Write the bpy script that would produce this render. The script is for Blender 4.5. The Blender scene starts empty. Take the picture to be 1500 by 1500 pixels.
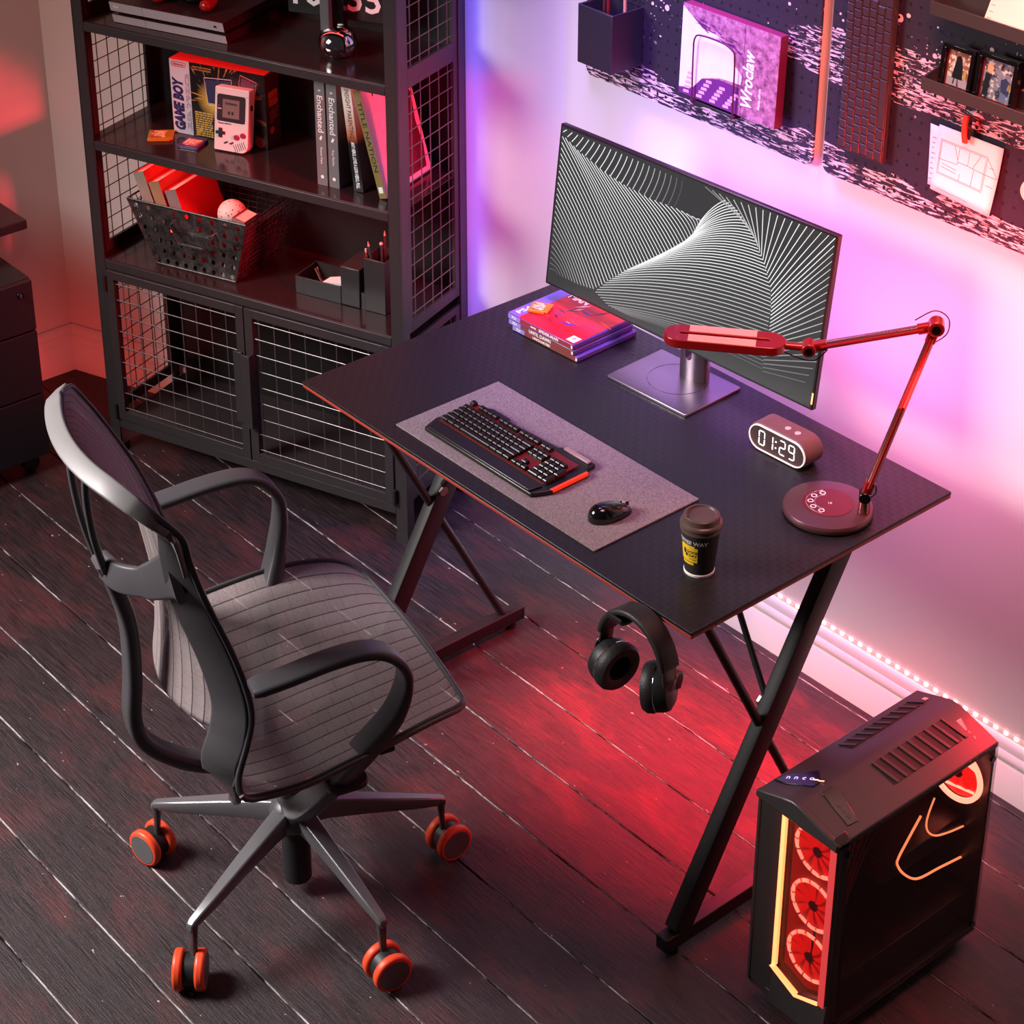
import bpy, bmesh, math, random
from mathutils import Vector, Matrix
PI = math.pi
scene = bpy.context.scene
COL = scene.collection
R = math.radians
V = Vector

# ------------------------------------------------------------------ camera
F = 3126.301; PPX, PPY = 768.687, 386.215
CC = V((2.96221, -1.99595, 2.76110))
CR = V((0.651700, 0.758466, 0.003979)).normalized()
CD = V((-0.678349, 0.585192, -0.444290)).normalized()
CU = CR.cross(CD).normalized()

def ray(q):
    return CD + CR * ((q[0] - PPX) / F) - CU * ((q[1] - PPY) / F)
def atz(q, z):
    d = ray(q); return CC + d * ((z - CC.z) / d.z)
def atp(q, o, n):
    d = ray(q); o = V(o); n = V(n); return CC + d * ((o - CC).dot(n) / d.dot(n))

cam = bpy.data.cameras.new('camera'); camo = bpy.data.objects.new('camera', cam); COL.objects.link(camo)
M3 = Matrix((CR, CU, -CD)).transposed()
camo.matrix_world = Matrix.Translation(CC) @ M3.to_4x4()
cam.sensor_width = 36; cam.lens = F * 36 / 1500
cam.shift_x = (750 - PPX) / 1500; cam.shift_y = (PPY - 750) / 1500
cam.clip_end = 50
scene.camera = camo

# ------------------------------------------------------------------ materials
def lin(c):
    def f(v):
        v /= 255
        return v / 12.92 if v <= .04045 else ((v + .055) / 1.055) ** 2.4
    return (f(c[0]), f(c[1]), f(c[2]), 1)

def mat(name, c, rough=.5, metal=0, noise=None, bump=0, bscale=200, emit=None, es=1, spec=.5, coat=0, alpha=1, trans=0, ior=1.45):
    """noise = (scale, amount) varies the base colour; bump is a fine grain."""
    m = bpy.data.materials.new(name); m.use_nodes = True
    nt = m.node_tree; b = nt.nodes['Principled BSDF']
    col = lin(c)
    b.inputs['Base Color'].default_value = col
    b.inputs['Roughness'].default_value = rough; b.inputs['Metallic'].default_value = metal
    b.inputs['Specular IOR Level'].default_value = spec; b.inputs['Coat Weight'].default_value = coat
    b.inputs['Alpha'].default_value = alpha; b.inputs['Transmission Weight'].default_value = trans; b.inputs['IOR'].default_value = ior
    tc = nt.nodes.new('ShaderNodeTexCoord')
    if noise is None and bump == 0 and emit is None: noise = (30, .12)
    if noise:
        n = nt.nodes.new('ShaderNodeTexNoise'); n.inputs['Scale'].default_value = noise[0]; n.inputs['Detail'].default_value = 6
        nt.links.new(tc.outputs['Object'], n.inputs['Vector'])
        r = nt.nodes.new('ShaderNodeMix'); r.data_type = 'RGBA'
        a = noise[1]
        r.inputs[6].default_value = (col[0] * (1 - a), col[1] * (1 - a), col[2] * (1 - a), 1)
        r.inputs[7].default_value = (min(1, col[0] * (1 + a)), min(1, col[1] * (1 + a)), min(1, col[2] * (1 + a)), 1)
        nt.links.new(n.outputs[0], r.inputs[0]); nt.links.new(r.outputs[2], b.inputs['Base Color'])
    if bump:
        n = nt.nodes.new('ShaderNodeTexNoise'); n.inputs['Scale'].default_value = bscale; n.inputs['Detail'].default_value = 4
        nt.links.new(tc.outputs['Object'], n.inputs['Vector'])
        bp = nt.nodes.new('ShaderNodeBump'); bp.inputs['Strength'].default_value = bump; bp.inputs['Distance'].default_value = .002
        nt.links.new(n.outputs[0], bp.inputs['Height']); nt.links.new(bp.outputs[0], b.inputs['Normal'])
    if emit:
        b.inputs['Emission Color'].default_value = lin(emit); b.inputs['Emission Strength'].default_value = es
    return m

class NT:
    """short-hand for building node graphs"""
    def __init__(s, m): s.t = m.node_tree; s.b = s.t.nodes['Principled BSDF']
    def n(s, kind, **kw):
        n = s.t.nodes.new('ShaderNode' + kind)
        for k, v in kw.items(): setattr(n, k, v)
        return n
    def l(s, a, b): s.t.links.new(a, b)
    def val(s, sock, v):
        if hasattr(v, 'links') or isinstance(v, bpy.types.NodeSocket): s.l(v, sock)
        else: sock.default_value = v
    def math(s, op, a, b=0, c=None, clamp=False):
        n = s.n('Math', operation=op); n.use_clamp = clamp
        s.val(n.inputs[0], a); s.val(n.inputs[1], b)
        if c is not None: s.val(n.inputs[2], c)
        return n.outputs[0]
    def mix(s, fac, a, b):
        n = s.n('Mix', data_type='RGBA'); s.val(n.inputs[0], fac); s.val(n.inputs[6], a); s.val(n.inputs[7], b); return n.outputs[2]
    def noise(s, vec, scale, detail=5, rough=.5, dist=0):
        n = s.n('TexNoise'); s.l(vec, n.inputs['Vector']); n.inputs['Scale'].default_value = scale
        n.inputs['Detail'].default_value = detail; n.inputs['Roughness'].default_value = rough; n.inputs['Distortion'].default_value = dist
        return n.outputs[0]
    def ramp(s, v, lo, hi):
        n = s.n('MapRange'); n.clamp = True; s.val(n.inputs[0], v); n.inputs[1].default_value = lo; n.inputs[2].default_value = hi; return n.outputs[0]
    def xyz(s, vec):
        n = s.n('SeparateXYZ'); s.l(vec, n.inputs[0]); return n.outputs
    def mapping(s, vec, scale=(1, 1, 1), loc=(0, 0, 0)):
        n = s.n('Mapping'); s.l(vec, n.inputs[0]); n.inputs['Scale'].default_value = scale; n.inputs['Location'].default_value = loc; return n.outputs[0]
    def obj(s): return s.n('TexCoord').outputs['Object']
    def bump(s, h, strength=.3, dist=.002):
        n = s.n('Bump'); n.inputs['Strength'].default_value = strength; n.inputs['Distance'].default_value = dist; s.l(h, n.inputs['Height']); s.l(n.outputs[0], s.b.inputs['Normal'])

# ------------------------------------------------------------------ geometry
def frame(o, x, y):
    """matrix whose x axis is x, y axis in the plane of x and y, at o"""
    x = V(x).normalized(); z = x.cross(V(y)).normalized(); y = z.cross(x)
    m = Matrix((x, y, z)).transposed().to_4x4(); m.translation = V(o); return m

class MB:
    def __init__(s): s.v = []; s.f = []; s.uv = None; s.col = None
    def add(s, vs, fs, M=None):
        o = len(s.v)
        s.v += [tuple(M @ V(p)) if M else tuple(p) for p in vs]
        s.f += [tuple(i + o for i in f) for f in fs]; return s
    def box(s, x0, x1, y0, y1, z0, z1, M=None):
        vs = [(x, y, z) for z in (z0, z1) for y in (y0, y1) for x in (x0, x1)]
        return s.add(vs, [(0, 2, 3, 1), (4, 5, 7, 6), (0, 1, 5, 4), (2, 6, 7, 3), (0, 4, 6, 2), (1, 3, 7, 5)], M)
    def cyl(s, p0, p1, r0, r1=None, n=24, cap=True):
        r1 = r0 if r1 is None else r1
        p0 = V(p0); p1 = V(p1); d = (p1 - p0).normalized()
        a = d.orthogonal().normalized(); b = d.cross(a)
        vs = []; fs = []
        for p, r in ((p0, r0), (p1, r1)):
            for i in range(n):
                t = 2 * PI * i / n; vs.append(p + a * (r * math.cos(t)) + b * (r * math.sin(t)))
        for i in range(n):
            j = (i + 1) % n; fs.append((i, j, n + j, n + i))
        if cap: fs += [tuple(range(n - 1, -1, -1)), tuple(range(n, 2 * n))]
        return s.add(vs, fs)
    def lathe(s, prof, n=40, M=None):
        vs = []; fs = []
        for r, z in prof:
            for i in range(n):
                t = 2 * PI * i / n; vs.append((r * math.cos(t), r * math.sin(t), z))
        for k in range(len(prof) - 1):
            for i in range(n):
                j = (i + 1) % n; fs.append((k * n + i, k * n + j, (k + 1) * n + j, (k + 1) * n + i))
        if prof[0] != prof[-1] and prof[0][0] > 1e-6: fs.append(tuple(range(n - 1, -1, -1)))
        if prof[0] != prof[-1] and prof[-1][0] > 1e-6: fs.append(tuple(range((len(prof) - 1) * n, len(prof) * n)))
        return s.add(vs, fs, M)
    def prism(s, poly, h0, h1, M=None):
        """polygon in xy, extruded along z"""
        n = len(poly)
        vs = [(x, y, h0) for x, y in poly] + [(x, y, h1) for x, y in poly]
        fs = [tuple(range(n - 1, -1, -1)), tuple(range(n, 2 * n))] + [(i, (i + 1) % n, n + (i + 1) % n, n + i) for i in range(n)]
        return s.add(vs, fs, M)
    def sphere(s, c, r, nu=24, nv=14, M=None):
        rr = r if hasattr(r, '__len__') else (r, r, r)
        vs = []; fs = []
        for k in range(1, nv):
            ph = PI * k / nv
            for i in range(nu):
                t = 2 * PI * i / nu; vs.append((c[0] + rr[0] * math.sin(ph) * math.cos(t), c[1] + rr[1] * math.sin(ph) * math.sin(t), c[2] - rr[2] * math.cos(ph)))
        b = len(vs); vs += [(c[0], c[1], c[2] - rr[2]), (c[0], c[1], c[2] + rr[2])]
        for k in range(nv - 2):
            for i in range(nu):
                j = (i + 1) % nu; fs.append((k * nu + i, k * nu + j, (k + 1) * nu + j, (k + 1) * nu + i))
        for i in range(nu):
            j = (i + 1) % nu; fs.append((b, j, i)); fs.append((b + 1, (nv - 2) * nu + i, (nv - 2) * nu + j))
        return s.add(vs, fs, M)
    def sweep(s, pts, prof, up=(0, 0, 1), closed=False, scale=None, cap=True):
        """sweep a 2-D profile (list of (a,b)) along pts; a is sideways, b follows up"""
        pts = [V(p) for p in pts]; n = len(pts); m = len(prof); vs = []; fs = []
        ups = up if isinstance(up, list) else [V(up)] * n
        for i, p in enumerate(pts):
            if closed: t = pts[(i + 1) % n] - pts[i - 1]
            else: t = pts[min(i + 1, n - 1)] - pts[max(i - 1, 0)]
            t.normalize(); sd = t.cross(V(ups[i]))
            if sd.length < 1e-5: sd = t.orthogonal()
            sd.normalize(); u = sd.cross(t)
            k = scale[i] if scale else 1
            ka, kb = k if hasattr(k, '__len__') else (k, k)
            for a, b in prof: vs.append(p + sd * (a * ka) + u * (b * kb))
        L = n if closed else n - 1
        for i in range(L):
            i2 = (i + 1) % n
            for j in range(m):
                j2 = (j + 1) % m; fs.append((i * m + j, i * m + j2, i2 * m + j2, i2 * m + j))
        if not closed and cap: fs += [tuple(range(m - 1, -1, -1)), tuple(range((n - 1) * m, n * m))]
        return s.add(vs, fs)
    def tube(s, pts, r, n=10, closed=False, up=(0.13, 0.31, .94), scale=None):
        return s.sweep(pts, [(r * math.cos(2 * PI * i / n), r * math.sin(2 * PI * i / n)) for i in range(n)], up, closed, scale)
    def grid(s, fn, nu, nv, uv=True):
        o = len(s.v)
        if s.uv is None: s.uv = {}
        for j in range(nv + 1):
            for i in range(nu + 1):
                s.uv[len(s.v)] = (i / nu, j / nv); s.v.append(tuple(fn(i / nu, j / nv)))
        for j in range(nv):
            for i in range(nu):
                a = o + j * (nu + 1) + i; s.f.append((a, a + 1, a + nu + 2, a + nu + 1))
        return s
    def mesh(s, name, m, smooth=35):
        me = bpy.data.meshes.new(name); me.from_pydata(s.v, [], s.f); me.validate()
        bm = bmesh.new(); bm.from_mesh(me)
        if s.uv is None and s.col is None: bmesh.ops.remove_doubles(bm, verts=bm.verts, dist=1e-6)
        bmesh.ops.recalc_face_normals(bm, faces=bm.faces); bm.to_mesh(me); bm.free()
        if s.uv:
            ul = me.uv_layers.new(name='UV')
            for lp in me.loops:
                ul.data[lp.index].uv = s.uv.get(lp.vertex_index, (0, 0))
        if s.col:
            ca = me.color_attributes.new('Col', 'FLOAT_COLOR', 'POINT')
            for i, c in enumerate(s.col): ca.data[i].color = (c, c, c, 1)
        me.materials.append(m)
        if smooth:
            me.shade_smooth(); me.set_sharp_from_angle(angle=R(smooth))
        return me
    def build(s, name, m, parent=None, bevel=0, segs=2, smooth=35, label=None, M=None, mods=None):
        o = bpy.data.objects.new(name, s.mesh(name, m, smooth)); COL.objects.link(o)
        if parent: o.parent = parent
        if M: o.matrix_local = M
        if bevel:
            b = o.modifiers.new('bevel', 'BEVEL'); b.width = bevel; b.segments = segs; b.limit_method = 'ANGLE'; b.angle_limit = R(40); b.harden_normals = False
        if label: o['label'] = label
        return o

def thing(name, label, cat, loc=(0, 0, 0), rz=0, group=None, M=None):
    o = bpy.data.objects.new(name, None); COL.objects.link(o); o.empty_display_size = .05
    if M: o.matrix_world = M
    else: o.location = loc; o.rotation_euler = (0, 0, rz)
    return tag(o, label, cat, group)
def tag(o, label, cat, group=None):
    o['label'] = label; o['category'] = cat
    if group: o['group'] = group
    return o
def struct(o, label, cat='structure'):
    o['kind'] = 'structure'; o['label'] = label; o['category'] = cat; return o
def clone(root, M, label=None):
    r = root.copy(); COL.objects.link(r); r.matrix_world = M
    if label: r['label'] = label
    for ch in root.children:
        c = ch.copy(); COL.objects.link(c); c.parent = r; c.matrix_local = ch.matrix_local
        for g in ch.children:
            d = g.copy(); COL.objects.link(d); d.parent = c; d.matrix_local = g.matrix_local
    return r

def text(s, size, m, parent, M, align='CENTER', shear=0, spacing=1, name='lettering', width=None, bold=0, ext=.0002):
    cu = bpy.data.curves.new('t', 'FONT'); cu.body = s; cu.size = size; cu.align_x = align; cu.align_y = 'CENTER'
    cu.shear = shear; cu.space_character = spacing; cu.extrude = ext; cu.offset = bold; cu.resolution_u = 2; cu.fill_mode = 'BOTH'
    t = bpy.data.objects.new('t', cu); COL.objects.link(t)
    dg = bpy.context.evaluated_depsgraph_get()
    me = bpy.data.meshes.new_from_object(t.evaluated_get(dg)); me.name = name
    bpy.data.objects.remove(t); bpy.data.curves.remove(cu)
    if width and len(me.vertices):
        xs = [v.co.x for v in me.vertices]; k = width / (max(xs) - min(xs))
        for v in me.vertices: v.co.x *= k
    me.materials.clear(); me.materials.append(m)
    o = bpy.data.objects.new(name, me); COL.objects.link(o); o.parent = parent; o.matrix_local = M; return o

def rrect(w, h, r, n=5, cx=0, cy=0):
    P = []
    for (sx, sy, a0) in ((1, 1, 0), (-1, 1, 90), (-1, -1, 180), (1, -1, 270)):
        for i in range(n + 1):
            a = R(a0 + 90 * i / n); P.append((cx + sx * (w / 2 - r) + r * math.cos(a), cy + sy * (h / 2 - r) + r * math.sin(a)))
    return P
def spline(P, n=8, closed=False):
    """Catmull-Rom through P"""
    P = [V(p) for p in P]; out = []; L = len(P)
    rng = range(L if closed else L - 1)
    for i in rng:
        if closed: a, b, c, d = P[i - 1], P[i], P[(i + 1) % L], P[(i + 2) % L]
        else: a, b, c, d = P[max(i - 1, 0)], P[i], P[i + 1], P[min(i + 2, L - 1)]
        for k in range(n):
            t = k / n
            out.append(.5 * ((2 * b) + (c - a) * t + (2 * a - 5 * b + 4 * c - d) * t * t + (3 * b - a - 3 * c + d) * t ** 3))
    if not closed: out.append(P[-1])
    return out
def lerp_path(P, s):
    """point on polyline P at fraction s by length"""
    P = [V(p) for p in P]; ls = [(P[i + 1] - P[i]).length for i in range(len(P) - 1)]; t = s * sum(ls)
    for i, l in enumerate(ls):
        if t <= l or i == len(ls) - 1: return P[i].lerp(P[i + 1], min(1, t / l if l else 0))
        t -= l
# ------------------------------------------------------------------ shared materials
black_metal = mat('black powder coated steel', (38, 35, 37), .42, .1, (60, .15), .12, 900)
shelf_metal = mat('dark grey shelf steel', (58, 52, 54), .38, .25, (40, .1), .08, 900)
shelf_top = mat('dark shelf board', (46, 28, 30), .16, .0, (20, .12))
black_plastic = mat('black plastic', (30, 29, 31), .45, 0, (40, .15), .05, 600)
gloss_black = mat('gloss black plastic', (14, 13, 14), .12, 0, (30, .1), coat=.5)
dark_plastic = mat('charcoal plastic', (52, 50, 52), .5, 0, (40, .1), .06, 600)
white_ink = mat('white ink', (245, 240, 240), .6)
dark_ink = mat('dark ink', (40, 36, 40), .6)
grey_ink = mat('grey ink', (120, 105, 110), .6)
paper = mat('white paper', (240, 236, 232), .8, 0, (60, .03))
page_mat = mat('book pages', (205, 190, 175), .9, 0, (300, .15))
chrome = mat('chrome', (235, 232, 232), .06, 1, (10, .02))
steel_wire = mat('steel wire', (120, 112, 112), .3, .7, (50, .1))

# ------------------------------------------------------------------ room
YW = .8428
wall_mat = mat('painted wall', (226, 218, 216), .62, 0, (3, .015), .06, 500)
def floor_material():
    m = mat('dark stained boards', (40, 28, 30), .4); k = NT(m); ob = k.obj()
    g = k.noise(k.mapping(ob, (2.2, 26, 8)), 6, 9, .68, .5)
    g2 = k.noise(k.mapping(ob, (3.5, 110, 20)), 5, 5, .7)
    big = k.noise(k.mapping(ob, (1.6, 3.2, 2)), 2.6, 5, .6, .4)
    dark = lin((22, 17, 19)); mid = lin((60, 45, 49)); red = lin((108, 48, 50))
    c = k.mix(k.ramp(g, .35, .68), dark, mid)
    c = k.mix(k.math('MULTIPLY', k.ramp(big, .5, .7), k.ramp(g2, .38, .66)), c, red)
    x, y, z = k.xyz(ob)
    # bevel glints painted as pale lines along the board joints, broken up by noise
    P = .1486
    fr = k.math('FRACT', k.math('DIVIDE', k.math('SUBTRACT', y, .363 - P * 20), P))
    glint_var = k.noise(k.mapping(ob, (9, 9, 9)), 1.4, 6, .75)
    wid = k.math('MULTIPLY_ADD', k.ramp(glint_var, .36, .72), .012, .0068)
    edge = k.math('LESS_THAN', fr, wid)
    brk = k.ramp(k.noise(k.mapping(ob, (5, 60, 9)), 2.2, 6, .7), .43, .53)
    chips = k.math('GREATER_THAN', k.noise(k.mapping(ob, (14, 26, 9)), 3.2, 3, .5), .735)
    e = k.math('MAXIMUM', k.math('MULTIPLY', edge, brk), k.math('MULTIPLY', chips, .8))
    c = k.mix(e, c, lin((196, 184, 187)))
    k.l(c, k.b.inputs['Base Color'])
    rg = k.math('MULTIPLY_ADD', g, .25, .3); k.l(rg, k.b.inputs['Roughness'])
    h = k.math('ADD', k.math('MULTIPLY', g, .7), k.math('MULTIPLY', g2, .5))
    k.bump(h, .75, .0035)
    return m
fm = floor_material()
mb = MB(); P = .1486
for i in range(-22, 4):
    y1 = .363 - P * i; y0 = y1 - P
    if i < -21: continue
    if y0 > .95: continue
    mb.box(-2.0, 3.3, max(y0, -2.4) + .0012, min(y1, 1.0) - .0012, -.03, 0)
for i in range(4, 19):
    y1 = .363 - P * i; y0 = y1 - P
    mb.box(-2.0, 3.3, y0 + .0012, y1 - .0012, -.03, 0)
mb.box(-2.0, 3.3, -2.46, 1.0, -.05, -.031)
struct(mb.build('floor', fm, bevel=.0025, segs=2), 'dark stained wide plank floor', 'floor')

WBa = V((-1.5605, .335, 0)); ang = .3573
WBe = WBa + V((math.cos(ang), math.sin(ang), 0)) * ((YW - .335) / math.sin(ang))
struct(MB().box(WBe.x, 3.3, YW, YW + .1, -.03, 2.7).build('wall_right', wall_mat), 'white wall behind the desk, lit violet and pink', 'wall')
L = (WBe - WBa).length
struct(MB().box(-.0, L, 0, .1, -.03, 2.7).build('wall_back', wall_mat, M=frame(WBa, WBe - WBa, (-math.sin(ang), math.cos(ang), 0))), 'angled wall behind the metal shelf unit', 'wall')
struct(MB().box(-1.66, -1.5605, -2.46, .36, -.03, 2.7).build('wall_left', wall_mat), 'wall on the left behind the drawer pedestal', 'wall')
bb_mat = mat('white painted skirting', (232, 228, 228), .45, 0, (5, .02))
# skirting profile: (depth from wall, height)
BP = [(0, 0), (.016, 0), (.016, .076), (.012, .082), (.0145, .088), (.0145, .098), (.009, .106), (.0095, .118), (.007, .126), (.004, .1298), (0, .1298)]
def skirting(name, a, b, nrm, label):
    a = V(a); b = V(b); d = b - a; m = MB(); vs = []; n = len(BP)
    for p in (a, b):
        for q, z in BP: vs.append(p + V(nrm) * q + V((0, 0, z)))
    m.add(vs, [tuple(range(n)), tuple(range(n, 2 * n))] + [(i, (i + 1) % n, n + (i + 1) % n, n + i) for i in range(n)])
    struct(m.build(name, bb_mat), label, 'skirting')
skirting('baseboard_right', (WBe.x + .003, YW, 0), (3.3, YW, 0), (0, -1, 0), 'white moulded skirting under the desk wall')
skirting('baseboard_back', WBa, WBe, (math.sin(ang), -math.cos(ang), 0), 'white moulded skirting behind the shelf unit')
skirting('baseboard_left', (-1.5605, -2.46, 0), (-1.5605, .335, 0), (1, 0, 0), 'white moulded skirting behind the drawer pedestal')

# LED strip along the top of the skirting
led_glow = mat('lit diode', (255, 220, 200), .4, emit=(255, 165, 145), es=11)
t = thing('led_strip', 'strip of glowing pink diodes stuck along the top of the skirting', 'light strip', (0, YW, .1405))
MB().box(.3, 2.9, -.0015, 0, -.004, .004).build('tape', mat('white tape', (235, 230, 230), .5), t)
dm = MB().box(-.0035, .0035, -.0045, -.0015, -.003, .003).mesh('led', led_glow)
i = 0
for k in range(98):
    o = bpy.data.objects.new('led', dm); COL.objects.link(o); o.parent = t; o.location = (.478 + .0246 * k, 0, 0)

# ------------------------------------------------------------------ low table and drawer pedestal at the left
tab_mat = mat('black laminate', (46, 42, 44), .35, 0, (30, .1), .05, 700)
t = thing('side_table', 'black table top corner above the drawer pedestal', 'table', (-1.39, -.25, 0))
MB().box(-.16, .165, -.6, .325, .603, .627).build('tabletop', tab_mat, t, bevel=.003)
MB().box(-.155, -.13, .27, .3, 0, .603).build('leg', black_metal, t); MB().box(-.155, -.13, -.59, -.56, 0, .603).build('leg', black_metal, t)
MB().box(.12, .145, -.59, -.56, 0, .603).build('leg', black_metal, t)
ped = mat('charcoal pedestal steel', (50, 46, 48), .42, .2, (40, .08), .06, 900)
t = thing('drawer_pedestal', 'black drawer pedestal on castors standing under the side table', 'cabinet', (-1.14, -.17, 0))
MB().box(-.30, -.014, -.2, .2, .046, .52).build('body', ped, t, bevel=.003)
for z0, z1 in ((.388, .517), (.218, .384), (.048, .214)):
    d = MB().box(-.0135, 0, -.198, .198, z0, z1).build('drawer', ped, t, bevel=.002)
    if z1 > .5:
        MB().cyl((0, .165, .487), (.004, .165, .487), .0085).build('lock', gloss_black, d, bevel=.001)
        MB().box(.004, .0048, .1635, .1665, .482, .492).build('keyhole', chrome, d)
for x, y in ((-.04, .16), (-.27, .16), (-.04, -.16), (-.27, -.16)):
    c = MB().box(x - .012, x + .012, y - .012, y + .012, .036, .046).build('caster', black_plastic, t)
    for s in (-1, 1): MB().cyl((x + s * .004, y, .021), (x + s * .016, y, .021), .021).build('wheel', black_plastic, c, bevel=.003)
    MB().sweep([(x, y - .014, .022), (x, y - .01, .036), (x, y, .040), (x, y + .012, .036)], rrect(.012, .004, .001), (1, 0, 0)).build('hood', chrome, c)
# ------------------------------------------------------------------ desk
H = .75; DW, DD = 1.0538, .638
def carbon():
    m = mat('carbon fibre laminate', (28, 26, 27), .42); k = NT(m); ob = k.obj(); x, y, z = k.xyz(ob)
    s = 1 / .0125
    cx = k.math('FRACT', k.math('MULTIPLY', x, s)); cy = k.math('FRACT', k.math('MULTIPLY', y, s))
    chk = k.math('MODULO', k.math('ADD', k.math('FLOOR', k.math('MULTIPLY', x, s)), k.math('FLOOR', k.math('MULTIPLY', y, s))), 2)
    chk = k.math('ABSOLUTE', chk)
    hx = k.math('SINE', k.math('MULTIPLY', cx, PI)); hy = k.math('SINE', k.math('MULTIPLY', cy, PI))
    h = k.math('ADD', k.math('MULTIPLY', hx, chk), k.math('MULTIPLY', hy, k.math('SUBTRACT', 1, chk)))
    k.l(k.mix(k.math('MULTIPLY', h, .5), lin((20, 18, 19)), lin((37, 33, 34))), k.b.inputs['Base Color'])
    k.bump(h, .22, .001)
    return m
t = thing('gaming_desk', 'black carbon-patterned desk with red edging and Z-shaped steel legs', 'desk', (0, 0, 0))
MB().box(0, DW, 0, DD, H - .0065, H).build('tabletop', carbon(), t, bevel=.0012)
red_edge = mat('red edge band', (150, 50, 42), .45, 0, (40, .06))
MB().box(.0005, DW - .0005, .0005, DD - .0005, H - .013, H - .0066).build('edge_band', red_edge, t, bevel=.001)
leg_prof = rrect(.0277, .046, .003, 2)
def zframe(x0):
    x = x0 + .0138
    MB().sweep([(x, .072, .046), (x, .452, H - .02)], leg_prof, (1e-3, -1, .5)).build('leg', black_metal, t)
    f = MB().box(x0, x0 + .0277, .0327, .4931, .0155, .046).build('foot', black_metal, t, bevel=.002)
    for y in (.06, .465): MB().cyl((x, y, 0), (x, y, .0155), .012, .01).build('leveller', black_plastic, f)
    MB().box(x0 - .002, x0 + .03, .03, .55, H - .026, H - .013).build('top_rail', black_metal, t, bevel=.0015)
    MB().tube([(x, .078, H - .02), (x, .44, .044)], .0085, 12).build('brace', black_metal, t)
    return x
xl = zframe(.0549); xr = zframe(DW - .0549 - .0277)
for x, s in ((xl, 1), (xr, -1)):
    c = V((x, .272, .432))
    MB().tube([c, c + V((s * .22, .05, .285))], .006, 10).build('cross_rod', black_metal, t)
    MB().cyl(c + V((s * .0138, 0, 0)), c + V((s * .019, 0, 0)), .011, n=6).build('bolt', steel_wire, t)
MB().box(.09, .96, .50, .525, H - .04, H - .013).build('back_rail', black_metal, t, bevel=.002)
# headphone hook below the front edge
t = thing('headphone_hook', 'small black metal hook fixed under the front edge of the desk', 'hook', (.925, 0, H - .013))
hm = MB().sweep([(0, .055, -.003), (0, .02, -.003), (0, -.0, -.0165), (0, -.03, -.0175), (0, -.042, -.014), (0, -.046, -.004)], rrect(.032, .004, .001, 2), (0, 0, 1))
hm.build('hook_plate', black_metal, t)

# ------------------------------------------------------------------ headphones
t = thing('headphones', 'black over-ear headphones hanging from the hook under the desk front', 'headphones', (.957, -.022, .735))
leather = mat('black leatherette', (34, 30, 31), .5, 0, (80, .15), .3, 400)
def arc(a, rx, rz, z0): return (rx * math.cos(R(a)), 0, z0 + rz * math.sin(R(a)))
pts = [arc(a, .074, .084, -.073) for a in range(168, 11, -6)]
MB().sweep(pts, rrect(.04, .012, .005, 3), (0, 1, 0)[::1] and [V((math.cos(R(a)), 0, math.sin(R(a)))) for a in range(168, 11, -6)]).build('headband', leather, t)
metal_bn = mat('brushed graphite', (92, 82, 80), .3, .8, (80, .1))
for s in (-1, 1):
    p0 = V((s * .0725, 0, -.058))
    ax = V((1, -.06, -.08)).normalized() if s < 0 else V((-.8, -.52, -.12)).normalized()
    cc = V((-.05, -.006, -.112)) if s < 0 else V((.044, .006, -.112))
    out = cc - ax * .026
    MB().sweep(spline([p0, p0 + V((s * .004, 0, -.025)), out + V((s * .004, 0, .022)), out + V((0, 0, -.004))], 6), rrect(.03, .004, .0015, 2), (s, 0, 0.05)).build('slider_arm', metal_bn, t)
    Mc = frame(cc, ax.orthogonal(), ax.cross(ax.orthogonal())) @ Matrix.Scale(1.18, 4)
    cup = MB().lathe([(0, -.024), (.022, -.023), (.031, -.018), (.034, -.01), (.0345, 0)], 40, Mc).build('ear_cup', black_plastic, t)
    MB().lathe([(.0345, -.001), (.0365, .004), (.0365, .012), (.033, .018), (.026, .0185), (.019, .015), (.017, .004)], 40, Mc).build('ear_pad', leather, cup)
    MB().lathe([(0, .005), (.0175, .005)], 32, Mc).build('speaker_cloth', mat('black cloth', (10, 10, 10), .9, bump=.4, bscale=900), cup)
    MB().lathe([(.0346, -.0015), (.0352, 0), (.0346, .0015)], 40, Mc).build('ring', chrome, cup)

# ------------------------------------------------------------------ mouse mat
def felt():
    m = mat('grey felt', (128, 118, 122), .95); k = NT(m); ob = k.obj()
    a = k.noise(ob, 420, 3, .7); b = k.noise(k.mapping(ob, (1, 2.4, 1)), 240, 4, .8)
    k.l(k.mix(k.ramp(k.math('ADD', k.math('MULTIPLY', a, .6), k.math('MULTIPLY', b, .4)), .36, .64), lin((80, 68, 71)), lin((150, 132, 134))), k.b.inputs['Base Color'])
    k.bump(a, .5, .001); return m
t = tag(MB().prism(rrect(.5415, .2465, .002, 3), 0, .003).build('mouse_mat', felt(), bevel=.0006, M=Matrix.Translation((.5172, .1588, H + .0002))), 'large grey felt mat lying on the desk under the keyboard', 'mat')

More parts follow.
